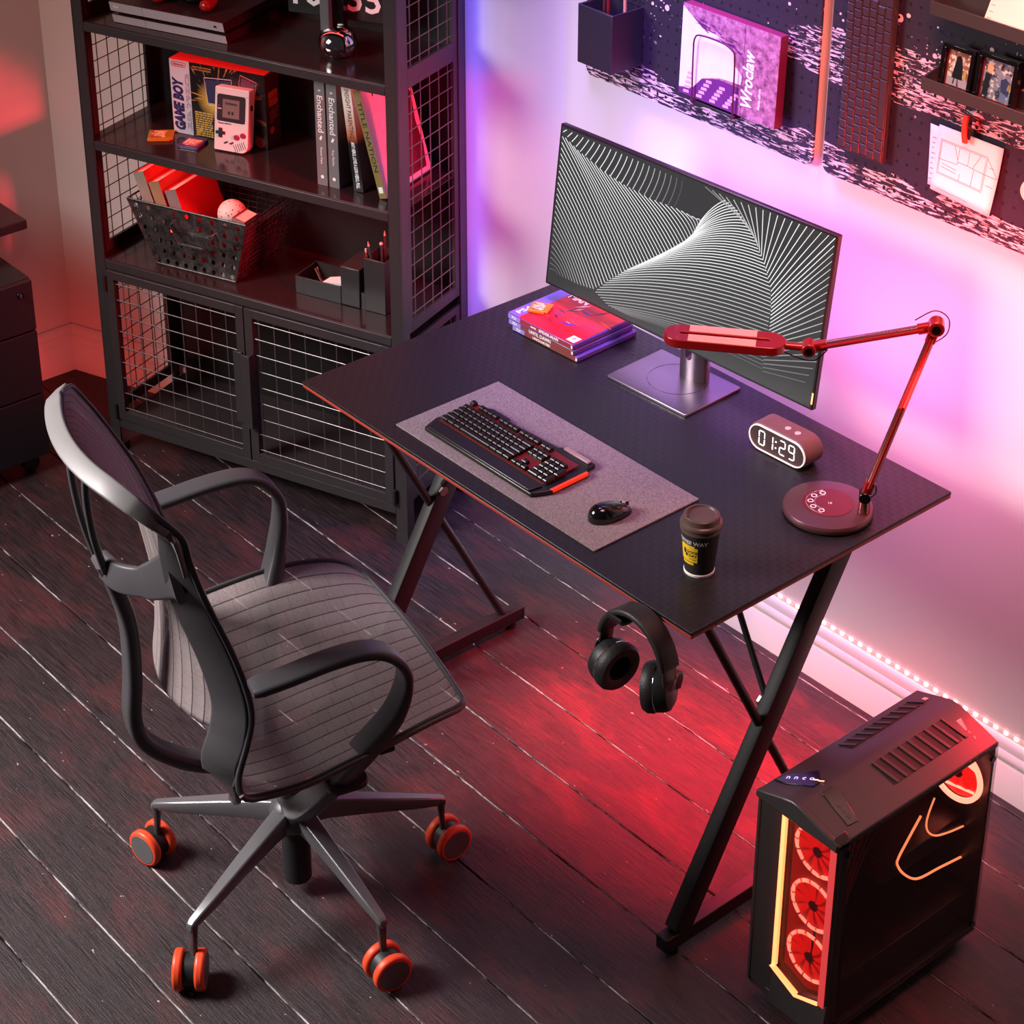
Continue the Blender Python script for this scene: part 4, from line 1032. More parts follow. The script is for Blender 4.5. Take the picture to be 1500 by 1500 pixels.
PENS = [((.196, .015), (-.011, -.004, .0), .15, (150, 60, 50), 'short pencil with a pale end at the left of the pen cup in the shelf', 0),
        ((.222, .012), (-.032, .0, .0), .168, (60, 56, 56), 'dark pencil with a pink point leaning left in the shelf pen cup', 1),
        ((.215, .05), (-.006, .004, .0), .178, (90, 30, 30), 'tall red pencil at the back of the shelf pen cup', 1),
        ((.226, .02), (-.006, .0, .0), .172, (70, 44, 44), 'dark pen with a round pale end in the shelf pen cup', 2),
        ((.23, .055), (.004, .0, .0), .185, (130, 26, 38), 'thin wine red pen at the right of the shelf pen cup', 0)]
def pen(label, p0, tilt, L_, c, kind, r=.0028, name='pencil', par=None):
    d = V((tilt[0], tilt[1], 0)) / L_ + V((0, 0, 1)); d.normalize()
    g_ = thing(name, label, name, M=OI @ Matrix.Translation((p0[0], p0[1], .0035)) if par is None else par)
    MB().cyl(V((0, 0, 0)), d * (L_ - .012), r, n=8).build('barrel', mat('barrel ' + label[:10], c, .4), g_)
    if kind == 1: MB().cyl(d * (L_ - .012), d * L_, r, .0004, n=8).build('point', mat('wood point', (222, 150, 120), .6), g_)
    elif kind == 2: MB().sphere(d * (L_ - .01), .0042, 14, 8).build('cap', mat('pale cap', (226, 176, 164), .4), g_)
    else: MB().cyl(d * (L_ - .012), d * (L_ - .004), r * .95, n=8).build('eraser', mat('pale eraser', (220, 180, 168), .6), g_)
for p0, tl2, L_, c, lb_, kd in PENS: pen(lb_, p0, tl2, L_, c, kd)
# ------------------------------------------------------------------ pegboards
PY = .8228      # face of the boards
def peg_mat():
    m = mat('splatter painted pegboard', (40, 36, 44), .55); k = NT(m); ob = k.n('NewGeometry').outputs['Position']
    x, y, z = k.xyz(ob)
    base = k.mix(k.noise(k.mapping(ob, (6, 6, 60)), 8, 6, .7), lin((22, 17, 32)), lin((54, 40, 56)))
    # splashes: round spots higher up, dragged horizontal strokes lower down
    vs = k.n('TexVoronoi'); vs.inputs['Scale'].default_value = 42; vs.inputs['Randomness'].default_value = 1; k.l(k.mapping(ob, (1, 1, 1)), vs.inputs['Vector'])
    sizes = k.noise(ob, 14, 2); big = k.math('MULTIPLY_ADD', k.ramp(sizes, .42, .75), .34, .02)
    spots = k.math('LESS_THAN', vs.outputs['Distance'], big)
    v2 = k.n('TexVoronoi'); v2.inputs['Scale'].default_value = 120; k.l(ob, v2.inputs['Vector'])
    sp2 = k.math('LESS_THAN', v2.outputs['Distance'], k.math('MULTIPLY', k.ramp(k.noise(ob, 7, 2), .45, .7), .3))
    st = k.noise(k.mapping(ob, (9, 9, 62)), 3.4, 5, .66, .7)
    streak = k.math('GREATER_THAN', st, .53)
    zone = k.noise(k.mapping(ob, (1, 1, 1.4)), 5.2, 2, .5)
    low = k.math('ADD', k.ramp(z, 1.215, 1.15), k.math('MULTIPLY', k.ramp(x, .2, -.05), k.ramp(z, 1.26, 1.19)))
    band = k.math('MULTIPLY', k.math('MULTIPLY', k.ramp(z, 1.31, 1.34), k.ramp(z, 1.44, 1.40)), k.ramp(x, .36, .5))
    sm_ = k.math('GREATER_THAN', k.math('ADD', k.math('MULTIPLY', k.math('ADD', low, band), .55), zone), .80)
    stm = k.math('MULTIPLY', streak, sm_)
    spm = k.math('MULTIPLY', k.math('MAXIMUM', spots, sp2), k.ramp(k.math('ADD', k.ramp(z, 1.24, 1.36), k.math('MULTIPLY', k.ramp(x, .55, .4), .4)), .55, .75))
    c = k.mix(k.math('MAXIMUM', stm, spm), base, lin((232, 200, 204)))
    # peg holes on a regular grid
    fx = k.math('SUBTRACT', k.math('FRACT', k.math('DIVIDE', k.math('ADD', x, 2 - .7188 + .0119), .02385)), .5)
    fz = k.math('SUBTRACT', k.math('FRACT', k.math('DIVIDE', k.math('ADD', z, 2 - 1.2567 + .01485 + .0064), .0298)), .5)
    fx = k.math('MULTIPLY', fx, .02385); fz = k.math('MULTIPLY', fz, .0298)
    rr = k.math('SQRT', k.math('ADD', k.math('MULTIPLY', fx, fx), k.math('MULTIPLY', fz, fz)))
    hole = k.math('LESS_THAN', rr, .0034)
    c = k.mix(hole, c, (.004, .003, .004, 1))
    k.l(c, k.b.inputs['Base Color'])
    k.bump(k.math('SUBTRACT', k.noise(k.mapping(ob, (60, 60, 8)), 4, 4, .7), k.math('MULTIPLY', hole, 3)), .35, .0015)
    return m
pm = peg_mat()
def board(x0, x1, lab_):
    t_ = thing('pegboard', lab_, 'pegboard', ((x0 + x1) / 2, PY, 1.1378))
    w = x1 - x0
    MB().prism(rrect(w, .50, .018, 5, 0, .25), 0, -.006, frame((0, 0, 0), (1, 0, 0), (0, 0, 1))).build('board', pm, t_, bevel=.001)
    for sx_ in (-1, 1):
        for z in (.03, .47): MB().cyl((sx_ * (w / 2 - .04), .006, z), (sx_ * (w / 2 - .04), .0198, z), .008, n=12).build('spacer', black_plastic, t_)
board(-.113, .5215, 'dark pegboard with pale paint splatter above the monitor, holding a pen box and a book')
board(.5475, 1.22, 'dark pegboard with pale paint strokes, second from the shelf unit, holding a keyboard and ledges')

# pen box on the first board
g = thing('pen_box', 'black square pen box hung on the pegboard beside the book on a wire stand', 'pen holder', (.005, PY - .0002, 1.205))
MB().box(-.05, .05, -.0858, -.083, 0, .124).box(-.05, .05, -.003, -.0004, 0, .124).box(-.05, -.0472, -.083, -.003, 0, .124).box(.0472, .05, -.083, -.003, 0, .124).box(-.047, .047, -.083, -.003, 0, .003).build('box', mat('satin black box', (44, 40, 48), .35, 0, (40, .06)), g, bevel=.0015)
for i, (x, y, c, lb_) in enumerate(((.03, -.03, (214, 150, 120), 'pale wooden pencil in the pegboard pen box'), (.0, -.05, (120, 30, 30), 'dark red pencil in the middle of the pegboard pen box'), (-.025, -.04, (90, 40, 40), 'brown pencil at the left of the pegboard pen box'))):
    pen(lb_, None, (.004 * (i - 1), .0), .17, c, 1, .0034, 'pencil', Matrix.Translation((.005 + x, PY + y, 1.2085)))

# photo book held by a wire stand
def townprint():
    m = mat('violet town photograph', (170, 80, 130), .35); k = NT(m); x, y, z = k.xyz(k.obj())
    n = k.noise(k.obj(), 60, 5, .7); n2 = k.n('TexVoronoi'); n2.inputs['Scale'].default_value = 70; k.l(k.obj(), n2.inputs['Vector'])
    c = k.mix(k.ramp(n, .35, .65), lin((110, 48, 84)), lin((206, 140, 170))); k.l(c, k.b.inputs['Base Color']); return m
BKM = Matrix.Translation((.196, PY - .034, 1.2005)) @ Matrix.Rotation(R(-1.5), 4, 'X')
g = thing('photo_book', 'picture book with a town photograph and white letters in a pegboard wire stand', 'book', M=BKM)
QW, QH = .256, .184
MB().box(0, QW, 0, .022, 0, QH).build('book_block', mat('plum cover edge', (120, 30, 66), .4), g, bevel=.001)
MB().box(0, QW, -.0004, 0, 0, QH).build('cover_photo', townprint(), g)
XF = frame((0, -.0005, 0), (1, 0, 0), (0, 0, 1))
pale = mat('pale sky print', (244, 226, 240), .4)
MB().prism([(0, 0.012), (0, .178), (.055, .145), (.10, .142), (.14, .118), (.142, .098), (.165, .08), (.163, .062), (.11, .06), (.062, .046), (.04, .02)], 0, .0003, XF).build('sky_print', pale, g)
dkp = mat('purple facade print', (106, 40, 112), .4)
MB().prism([(0, 0), (.16, 0), (.16, .055), (.105, .056), (.06, .044), (.036, .018), (0, .01)], .0001, .0004, XF).build('facade_print', dkp, g)
for j in range(4):
    for i in range(5):
        a_, b_ = .012 + j * .036 + i * .006 * (1 if j else .4), .004 + i * .0098 * (1 - j * .08)
        if a_ < .155: MB().prism([(a_, b_), (a_ + .016, b_ + .001), (a_ + .015, b_ + .0068), (a_ + .001, b_ + .0058)], .0004, .0006, XF).build('window_print', mat('pink window print', (226, 170, 190), .4) if (i + j) == 0 else bpy.data.materials['pink window print'], g)
m = MB()
rr = random.Random(9)
for j in range(26): x0 = rr.uniform(.03, .175); y0 = .186 - x0 * .25 + rr.uniform(-.028, -.006); l_ = rr.uniform(.01, .04); m.prism([(0, 0), (l_, .0012), (l_, -.0012)], .0004, .0006, XF @ Matrix.Translation((x0, y0, 0)) @ Matrix.Rotation(rr.uniform(-.5, .1), 4, 'Z'))
m.build('branch_print', dkp, g)
MB().box(.1665, .1672, -.0009, -.0006, .0, .184).build('band_line', dkp, g)
text('Wroclaw', .04, white_ink, g, frame((.182, -.001, .075), (0, 0, 1), (-1, 0, 0)), shear=.25, bold=.0008, width=.115)
text('Photo album', .0085, white_ink, g, frame((.2135, -.001, .048), (0, 0, 1), (-1, 0, 0)), bold=.0002, width=.042)
g = thing('wire_stand', 'thin dark wire stand looped in front of the picture book on the pegboard', 'stand', (.285, PY, 1.2))
wp = spline([(-.046, -.004, -.01), (-.046, -.04, -.008), (-.046, -.041, .01), (-.047, -.041, .09), (-.044, -.041, .126), (-.025, -.041, .136), (.035, -.041, .136), (.06, -.041, .126), (.064, -.041, .095), (.064, -.041, .01), (.064, -.04, -.008), (.064, -.004, -.01)], 6)
MB().tube(wp, .0018, 8).build('wire', mat('plum wire', (96, 40, 70), .35, .3), g)
MB().box(-.046, .064, -.036, -.0004, -.0085, -.0045).build('ledge', black_metal, g, bevel=.001)

# keyboard hung on the second board
g = thing('wall_keyboard', 'slim black keyboard hung upright on the pegboard beside the photo ledges', 'keyboard', (.65, PY - .0068, 1.209))
MB().box(-.0535, .0535, -.012, 0, 0, .36).build('case', mat('slim keyboard shell', (74, 58, 60), .3, .3, (40, .06)), g, bevel=.0012)
wk = mat('slim keycaps', (64, 48, 52), .35, 0, (50, .06)); KM = frame((-.0525, -.012, .002), (1, 0, 0), (0, 0, 1))
pw = .105 / 6
for c_ in range(6):
    z = [.004, .0, .002, .004, .001, .003][c_]; hgt = [.019, .0152, .021, .021, .0165, .0195][c_]
    j = 0
    while z < .345:
        h_ = hgt if j == 0 else (.0172 if c_ < 5 else (.021 if j < 3 else (.095 if j == 3 else .0225)))
        if not (c_ in (3, 4) and .29 < z < .33): key(pw * (c_ + .5), z + h_ / 2, pw, g, KM, h_, .0022, wk)
        z += h_; j += 1

# ledges with framed photos and papers
ledge_m = mat('satin grey black ledge', (58, 52, 52), .4, 0, (40, .06))
def ledge(lab_, x0, x1, z, hh, dp):
    t_ = thing('pegboard_ledge', lab_, 'ledge', (x0, PY - .0064, z))
    MB().box(0, x1 - x0, -dp, -dp + .003, 0, hh).build('front_lip', ledge_m, t_, bevel=.0008)
    MB().box(0, x1 - x0, -dp + .003, 0, 0, .003).build('shelf_base', ledge_m, t_)
    MB().box(0, x1 - x0, -.003, 0, .003, hh + .012).build('back_plate', ledge_m, t_)
    MB().prism([(-dp + .003, .003), (-.003, .003), (-.003, hh + .012), (-dp + .003, hh)], 0, .003, frame((0, 0, 0), (0, 1, 0), (0, 0, 1))).build('end_plate', ledge_m, t_)
ledge('lower black pegboard ledge holding two framed photos', .808, 1.2, 1.3985, .0225, .055)
ledge('upper black pegboard ledge holding pale papers', .812, 1.2, 1.536, .024, .055)
def photo_mat(name, cols, s):
    m = mat(name, cols[0], .25); k = NT(m); n = k.noise(k.obj(), s, 4, .7, .4); n2 = k.noise(k.obj(), s * 1.8, 3, .6)
    c = k.mix(k.ramp(n, .42, .5), lin(cols[0]), lin(cols[1])); c = k.mix(k.ramp(n2, .55, .62), c, lin(cols[2])); k.l(c, k.b.inputs['Base Color']); return m
def framed(lab_, x, w, h, pmx, figure):
    Mf = Matrix.Translation((x, PY - .0635 + .0085, 1.4018)) @ Matrix.Rotation(R(-6), 4, 'X')
    g_ = thing('framed_photo', lab_, 'photo frame', M=Mf); b = .0075
    MB().box(0, w, 0, .016, 0, b).box(0, w, 0, .016, h - b, h).box(0, b, 0, .016, b, h - b).box(w - b, w, 0, .016, b, h - b).build('frame', gloss_black, g_, bevel=.001)
    MB().box(b, w - b, .009, .012, b, h - b).build('mount', mat('red brown mount', (104, 24, 28), .6), g_)
    MB().box(b + .004, w - b - .004, .0082, .009, b + .009, h - b - .003).build('photo', pmx, g_)
    for nm_, P_, c_ in figure: MB().prism(P_, .0, .0004, frame((0, .0082, 0), (1, 0, 0), (0, 0, 1))).build(nm_, mat('print ' + nm_, c_, .3), g_)
framed('left framed photo of a person in a long dark coat walking in a street', .836, .068, .088, photo_mat('street photo', [(196, 186, 170), (120, 96, 74), (232, 226, 214)], 70),
       [('printed_pavement', [(.012, .017), (.056, .017), (.056, .03), (.012, .032)], (150, 146, 154)), ('printed_coat', [(.022, .03), (.044, .03), (.042, .05), (.039, .066), (.034, .072), (.028, .068), (.025, .05)], (16, 14, 16)), ('printed_leg', [(.025, .02), (.028, .02), (.029, .031), (.026, .031)], (16, 14, 16)), ('printed_leg', [(.034, .018), (.038, .017), (.036, .031), (.033, .031)], (16, 14, 16)),
        ('printed_head', [(.03, .071), (.034, .0705), (.036, .074), (.034, .078), (.03, .077)], (150, 110, 90)), ('printed_bag', [(.045, .032), (.051, .032), (.051, .05), (.046, .05)], (172, 138, 84))])
framed('right framed photo with a crowd in dark and blue clothing', .9105, .082, .094, photo_mat('crowd photo', [(40, 44, 56), (110, 124, 140), (200, 196, 186)], 60),
       [('printed_jacket', [(.05, .035), (.066, .03), (.07, .05), (.058, .06), (.048, .055)], (44, 56, 88)), ('printed_trousers', [(.05, .018), (.062, .018), (.064, .034), (.05, .036)], (84, 104, 140)), ('printed_head', [(.018, .062), (.028, .06), (.031, .07), (.026, .077), (.018, .075)], (206, 160, 120)), ('printed_coat', [(.013, .02), (.024, .02), (.026, .058), (.016, .06)], (24, 22, 28)), ('printed_bag', [(.062, .04), (.07, .038), (.07, .05), (.064, .052)], (226, 206, 120))])
pp = tag(MB().box(0, .16, 0, .0012, 0, .12).build('paper_sheet', mat('cream paper', (240, 214, 202), .8, 0, (40, .03)), M=Matrix.Translation((.918, PY - .054, 1.5475)) @ Matrix.Rotation(R(-20), 4, 'X') @ Matrix.Rotation(R(3), 4, 'Y')), 'blank cream sheet standing on the upper pegboard ledge', 'paper')
for j in range(6): MB().box(.004, .012, -.0005, 0, .012 + j * .011, .0128 + j * .011).build('print_line', grey_ink, pp)

# clipped drawings
def sheet(lab_, P_, y, bow):
    a, b, c, d = [V(q) for q in P_]   # tl tr br bl in (x,z)
    def fn(u, v):
        q = a.lerp(b, u).lerp(d.lerp(c, u), v); return V((q.x, y - bow * (v ** 2) * (.4 + u), q.y))
    o = MB().grid(fn, 8, 8).build('drawing_sheet', paper, smooth=80); sd = o.modifiers.new('thick', 'SOLIDIFY'); sd.thickness = .0006; return tag(o, lab_, 'paper'), fn
s0, _ = sheet('white sheet with faint notes, behind the floor plan drawing on the pegboard', [(.796, 1.3165), (.925, 1.314), (.925, 1.2), (.8025, 1.2025)], PY - .0072, .003)
s1, fn = sheet('white sheet with a thin red floor plan held by the red peg on the pegboard', [(.8165, 1.3215), (.9565, 1.3205), (.9475, 1.191), (.811, 1.197)], PY - .0085, .007)
inkr = mat('thin rose ink', (150, 92, 96), .6)
def pl(pts_, w=.0004):
    m = MB(); m.tube([fn(u, v) + V((0, -.0008, 0)) for u, v in pts_], w, 4, False, (.1, 1, 0)); m.build('plan_line', inkr, s1)
for q in ([(.06, .2), (.8, .2), (.8, .72), (.06, .72), (.06, .2)], [(.08, .22), (.78, .22), (.78, .7), (.08, .7), (.08, .22)], [(.06, .5), (.36, .48), (.36, .22)], [(.28, .22), (.36, .42)], [(.52, .22), (.52, .44), (.8, .46)], [(.7, .22), (.6, .44)], [(.36, .44), (.52, .44)], [(.62, .46), (.62, .7)], [(.8, .22), (1.0, .46)], [(.8, .46), (.98, .46)], [(.12, .55), (.36, .57)], [(.12, .6), (.36, .62)], [(.1, .94), (.62, .94)], [(.84, .34), (.92, .34)], [(.84, .6), (.95, .6)], [(.42, .6), (.42, .7)]): pl(q)
for j in range(9): MB().box(.805, .809 + (j % 3) * .002, PY - .0098, PY - .0094, 1.215 + j * .0098, 1.2162 + j * .0098).build('note_line', grey_ink, s0)
g = thing('clothes_peg', 'red wooden peg clipping the drawing to the pegboard', 'peg', (.8815, PY - .0064, 1.337))
MB().sweep([(0, -.016, .027), (0, -.018, .01), (0, -.0165, -.012), (0, -.012, -.027)], rrect(.0105, .006, .002, 3), (0, 1, 0)).build('outer_jaw', mat('red lacquer wood', (206, 70, 52), .4), g, bevel=.001)
MB().sweep([(0, -.003, .022), (0, -.005, .0), (0, -.0052, -.022)], rrect(.009, .004, .0015, 2), (0, 1, 0)).build('inner_jaw', mat('dark lacquer wood', (84, 26, 26), .4), g)
MB().cyl((-.006, -.0095, .004), (.006, -.0095, .004), .003, n=10).build('spring', chrome, g)
g = tag(MB().lathe([(0, 0), (.02, 0), (.022, .002), (.02, .006), (0, .008)], 32, frame((1.0215, PY - .0064, 1.262), (1, 0, 0), (0, 0, 1))).build('round_magnet', mat('cream disc', (240, 214, 200), .5)), 'cream round disc on the pegboard at the right of the drawing', 'disc')

# ------------------------------------------------------------------ computer tower
pc = thing('computer_tower', 'black computer tower with red lit fans and a glass side standing beside the desk', 'computer', (1.23, .28, 0))
X0, X1, Y0, Y1 = -.0885, .0885, -.2, .2
pcm = mat('graphite case steel', (60, 53, 54), .36, .1, (40, .06), .05, 900)
pci = mat('case interior', (24, 14, 16), .5, 0, (40, .1))
W_ = lambda q: atp(q, (0, .48, 0), (0, 1, 0)) - V((1.23, 0, 0))
top = [(X0, .452), (-.066, .459), (-.032, .4705), (-.012, .476), (.004, .475), (.03, .4665), (.055, .459), (.0885, .4475), (.0885, .436), (X0, .436)]
MTY = frame((0, Y1, 0), (1, 0, 0), (0, 0, 1))        # xz profile, z axis -> -y
MB().prism([(x, z) for x, z in top], 0, Y1 - Y0 - .004, MTY).build('top_shell', pcm, pc, bevel=.002)
MB().box(X0, X0 + .006, Y0 + .004, Y1, .04, .44).build('side_panel', pcm, pc, bevel=.001)
MB().box(X0, X1 - .003, Y1 - .006, Y1, .04, .44).build('rear_panel', pcm, pc, bevel=.001)
MB().box(X0, X1 - .002, Y0 + .01, Y1, .028, .042).build('bottom_panel', pcm, pc, bevel=.001)
MB().box(-.062, .07, -.165, .185, .0, .028).build('stand_foot', black_plastic, pc, bevel=.004)
MB().box(X0 + .02, X0 + .024, Y0 + .03, Y1 - .006, .05, .436).build('inner_tray', pci, pc)
MB().box(X0 + .026, X1 - .012, Y0 + .04, Y1 - .008, .042, .125).build('power_shroud', mat('dark shroud', (34, 26, 27), .35), pc, bevel=.002)
# front: frame with a window for the fans, chamfered at the foot
wx0, wx1, wz0, wz1 = -.024, .073, .118, .446
fr = MB()
MFY = frame((0, Y0 + .03, 0), (1, 0, 0), (0, 0, 1))
fr.add([(X0, Y0 + .004, .046), (wx0 - .012, Y0 + .012, .028), (wx0 - .006, Y0 + .018, .105), (wx0 - .006, Y0 + .018, .45), (X0, Y0 + .004, .452), (X0, Y0 + .04, .046), (wx0 - .012, Y0 + .04, .028), (wx0 - .006, Y0 + .04, .105), (wx0 - .006, Y0 + .04, .45), (X0, Y0 + .04, .452)], [(0, 1, 2), (0, 2, 3, 4), (9, 8, 7, 6, 5), (0, 5, 6, 1), (1, 6, 7, 2), (2, 7, 8, 3), (3, 8, 9, 4), (4, 9, 5, 0)])
fr.prism([(wx0 - .012, .028), (X1, .028), (X1, .107), (wx1, .107), (.024, .085), (wx0 - .004, .105)], 0, .03, MFY)
fr.prism([(wx1 + .002, .107), (X1, .107), (X1, .448), (wx1 + .002, .46)], 0, .03, MFY)
fr.build('front_frame', pcm, pc, bevel=.003)
MB().prism([(X0, .44), (X1, .436), (X1, .4495), (.055, .461), (.03, .4685), (0.004, .477), (-.012, .478), (-.032, .4725), (-.066, .461), (X0, .454)], 0, .012, frame((0, Y0 + .008, 0), (1, 0, 0), (0, 0, 1))).build('front_visor', pcm, pc, bevel=.003)
ledm = mat('amber red light bar', (255, 190, 140), .4, emit=(255, 120, 66), es=3)
lb_ = MB(); zz = .0008
lb_.prism([(wx0 - .011, .110), (wx0 - .003, .112), (wx0 - .003, .443), (wx0 - .011, .443)], .020, .026, MFY)
lb_.prism([(wx0 - .011, .110), (.0225, .083), (.0255, .0905), (wx0 - .003, .112)], .024, .0315, MFY)
lb_.prism([(.0225, .083), (wx1, .101), (wx1, .109), (.0255, .0905)], .03, .0315, MFY)
lb_.build('light_bar', ledm, pc)
fan_led = mat('pink white fan light', (255, 190, 180), .4, emit=(255, 128, 104), es=5)
fan_red = mat('red lit fan plastic', (200, 30, 30), .35, emit=(255, 18, 16), es=2)
fan_dark = mat('dark red hub', (96, 14, 16), .4, emit=(120, 6, 6), es=.2)
MB().box(wx0 - .008, wx1 + .006, Y0 + .03, Y0 + .034, .084, .45).build('fan_backing', mat('red lit grille backing', (110, 10, 14), .5, emit=(230, 10, 14), es=.9), pc)
def fan(c, r, Mx, par, seg=14, nm='front_fan'):
    f_ = MB().lathe([(r * .2, 0), (r * .2, .004), (0, .004)], 24, Mx).build(nm, fan_dark, par)
    m = MB()
    for i in range(9):
        a0 = 2 * PI * i / 9; vs = []
        for k_ in range(5):
            rr_ = r * (.2 + .68 * k_ / 4)
            for e_, da in ((0, 0), (.0022, .48)):
                a = a0 + da + .22 * k_ / 4; vs.append((rr_ * math.cos(a), rr_ * math.sin(a), .0005 + e_))
        n0 = len(vs); vs += [(x, y, z + .0006) for x, y, z in vs]
        fs = [(2 * k_, 2 * k_ + 1, 2 * k_ + 3, 2 * k_ + 2) for k_ in range(4)] + [(n0 + 2 * k_ + 2, n0 + 2 * k_ + 3, n0 + 2 * k_ + 1, n0 + 2 * k_) for k_ in range(4)]
        m.add(vs, fs, Mx)
    m.build('blades', fan_red, f_)
    m = MB()
    for i in range(seg):
        a0 = 2 * PI * (i + .08) / seg; a1 = 2 * PI * (i + .92) / seg; vs = []
        for z in (.001, .004):
            for k_ in range(4):
                a = a0 + (a1 - a0) * k_ / 3; vs += [(r * .88 * math.cos(a), r * .88 * math.sin(a), z), (r * math.cos(a), r * math.sin(a), z)]
        fs = []
        for k_ in range(3): b = 2 * k_; fs += [(8 + b, 8 + b + 1, 8 + b + 3, 8 + b + 2), (b + 1, b + 3, 8 + b + 3, 8 + b + 1), (b, 8 + b, 8 + b + 2, b + 2)]
        m.add(vs, fs, Mx)
    m.build('light_ring', fan_led, f_)
    return f_
for z in (.381, .267, .156): fan(None, .0485, frame((.0258, Y0 + .029, z), (1, 0, 0), (0, 0, 1)), pc)
def mesh_mat():
    m = mat('fine front mesh', (58, 16, 18), .5); k = NT(m); x, y, z = k.xyz(k.obj())
    ax = k.math('FRACT', k.math('MULTIPLY', x, 420)); az = k.math('FRACT', k.math('MULTIPLY', z, 420))
    h = k.math('MULTIPLY', k.math('LESS_THAN', k.math('ABSOLUTE', k.math('SUBTRACT', ax, .5)), .36), k.math('LESS_THAN', k.math('ABSOLUTE', k.math('SUBTRACT', az, .5)), .36))
    k.l(k.math('SUBTRACT', 1, k.math('MULTIPLY', h, .95)), k.b.inputs['Alpha']); return m
MB().prism([(wx0, .112), (.0245, .092), (wx1, .11), (wx1, .447), (wx0, .45)], .018, .0184, MFY).build('front_grille', mesh_mat(), pc)
MB().prism([(wx1 + .0005, .104), (X1 - .002, .104), (X1 - .002, .436), (wx1 + .0005, .438)], .03, .0312, MFY).build('light_guide', mat('rose light guide', (204, 70, 72), .35, emit=(230, 60, 60), es=.5), pc)
# vents on the two slopes of the top
def slope(xa, za, xb, zb): d = V((xb - xa, 0, zb - za)); return frame((xa, 0, za), (0, 1, 0), d) if False else (V((xa, 0, za)), d.normalized())
ventm = mat('vent mesh', (26, 22, 25), .6, bump=.5, bscale=1600)
for (xa, za, xb, zb, u0, u1, y0_, y1_, nn) in ((-.066, .459, -.032, .4705, -.006, .022, -.02, .155, 8), (.03, .4665, .0885, .4475, -.024, .026, -.03, .145, 8)):
    o_, d_ = slope(xa, za, xb, zb); Mv = frame(o_, d_, (0, 1, 0))
    v_ = MB().box(u0, u1, y0_, y1_, .0002, .0012, Mv).build('vent', ventm, pc)
    for i in range(nn + 1):
        y = y0_ + (y1_ - y0_) * i / nn; MB().add([(u0, y - .003, .0012), (u1, y + .011 - .003, .0012), (u1, y + .011 + .003, .0012), (u0, y + .003, .0012), (u0, y - .003, .003), (u1, y + .011 - .003, .003), (u1, y + .011 + .003, .003), (u0, y + .003, .003)], [(4, 5, 6, 7), (0, 1, 5, 4), (1, 2, 6, 5), (2, 3, 7, 6), (3, 0, 4, 7)], Mv).build('vent_bar', pcm, v_)
# control strip with display at the front of the top
MB().prism([(-.082, -.142), (-.03, -.098), (.006, -.108), (.066, -.128), (.07, -.15), (-.004, -.15), (-.06, -.158)], 0, .0006, frame((0, 0, .4785), (1, 0, 0), (0, 1, 0)) @ Matrix()).build('control_strip', gloss_black, pc) if False else None
o1, d1 = slope(X0, .452, -.012, .476); M1 = frame(o1, d1, (0, 1, 0)); o2, d2 = slope(.004, .475, .0885, .4475); M2 = frame(o2, d2, (0, 1, 0))
MB().prism([(.006, -.165), (.03, -.165), (.078, -.15), (.078, -.128), (.05, -.105), (.012, -.142)], .0001, .0024, M1).build('control_strip', mat('navy display glass', (30, 22, 52), .15), pc, bevel=.0008)
MB().prism([(.0, -.15), (.068, -.158), (.07, -.135), (.012, -.118), (-.004, -.125)], .0001, .0016, M2).build('control_strip', gloss_black, pc, bevel=.0008)
blue = mat('blue white display', (190, 190, 255), .4, emit=(176, 180, 255), es=1.6)
for i, ch in enumerate('nnco'): text(ch, .016, blue, pc, M1 @ Matrix.Translation((.022 + i * .0125, -.148 + i * .0055, .0026)) @ Matrix.Rotation(R(22), 4, 'Z'), name='display_digit')
for q in ((.068, -.138), (.079, -.1365)): MB().prism(stadium(.0105, .0028, 6), .0024, .003, M1 @ Matrix.Translation((q[0], q[1] + .006, 0)) @ Matrix.Rotation(R(20), 4, 'Z')).build('status_light', mat('orange light', (255, 190, 150), .4, emit=(255, 170, 130), es=2), pc)
for i in range(3): MB().box(.03 + i * .011, .038 + i * .011, -.146, -.142, .0016, .002, M2).build('port', dark_plastic, pc)
# printed marks near the rear of the top: rows of pale slots
pale_slot = mat('pale rear slots', (236, 196, 190), .5)
m = MB()
for i in range(9): m.box(.02 + i * .0026, .0215 + i * .0026, .166 - abs(i - 4) * .0, .166 + .012 - i * .001, .0001, .0005, M2)
for i in range(5): m.box(.046 + i * .0035, .0485 + i * .0035, .168, .1705, .0001, .0005, M2)
m.build('rear_slots', pale_slot, pc)
m = MB()
for i in range(4): m.box(.034 + i * .0024, .0355 + i * .0024, .172, .18, .0026, .003, M1)
m.build('rear_slots', pale_slot, pc)
# glass side
def glass():
    m = mat('smoked side glass', (60, 50, 52), .03, 0); nt = m.node_tree; b = nt.nodes['Principled BSDF']
    b.inputs['Alpha'].default_value = .28; b.inputs['Base Color'].default_value = (.006, .004, .004, 1); return m
MB().box(X1 - .0025, X1 + .001, Y0 + .012, Y1 + .001, .03, .4465).build('side_glass', glass(), pc, bevel=.0006)
for y in (Y0 + .026, Y1 - .014):
    for z in (.055, .42): MB().cyl((X1 + .001, y, z), (X1 + .005, y, z), .006, n=16).build('thumb_screw', gloss_black, pc)
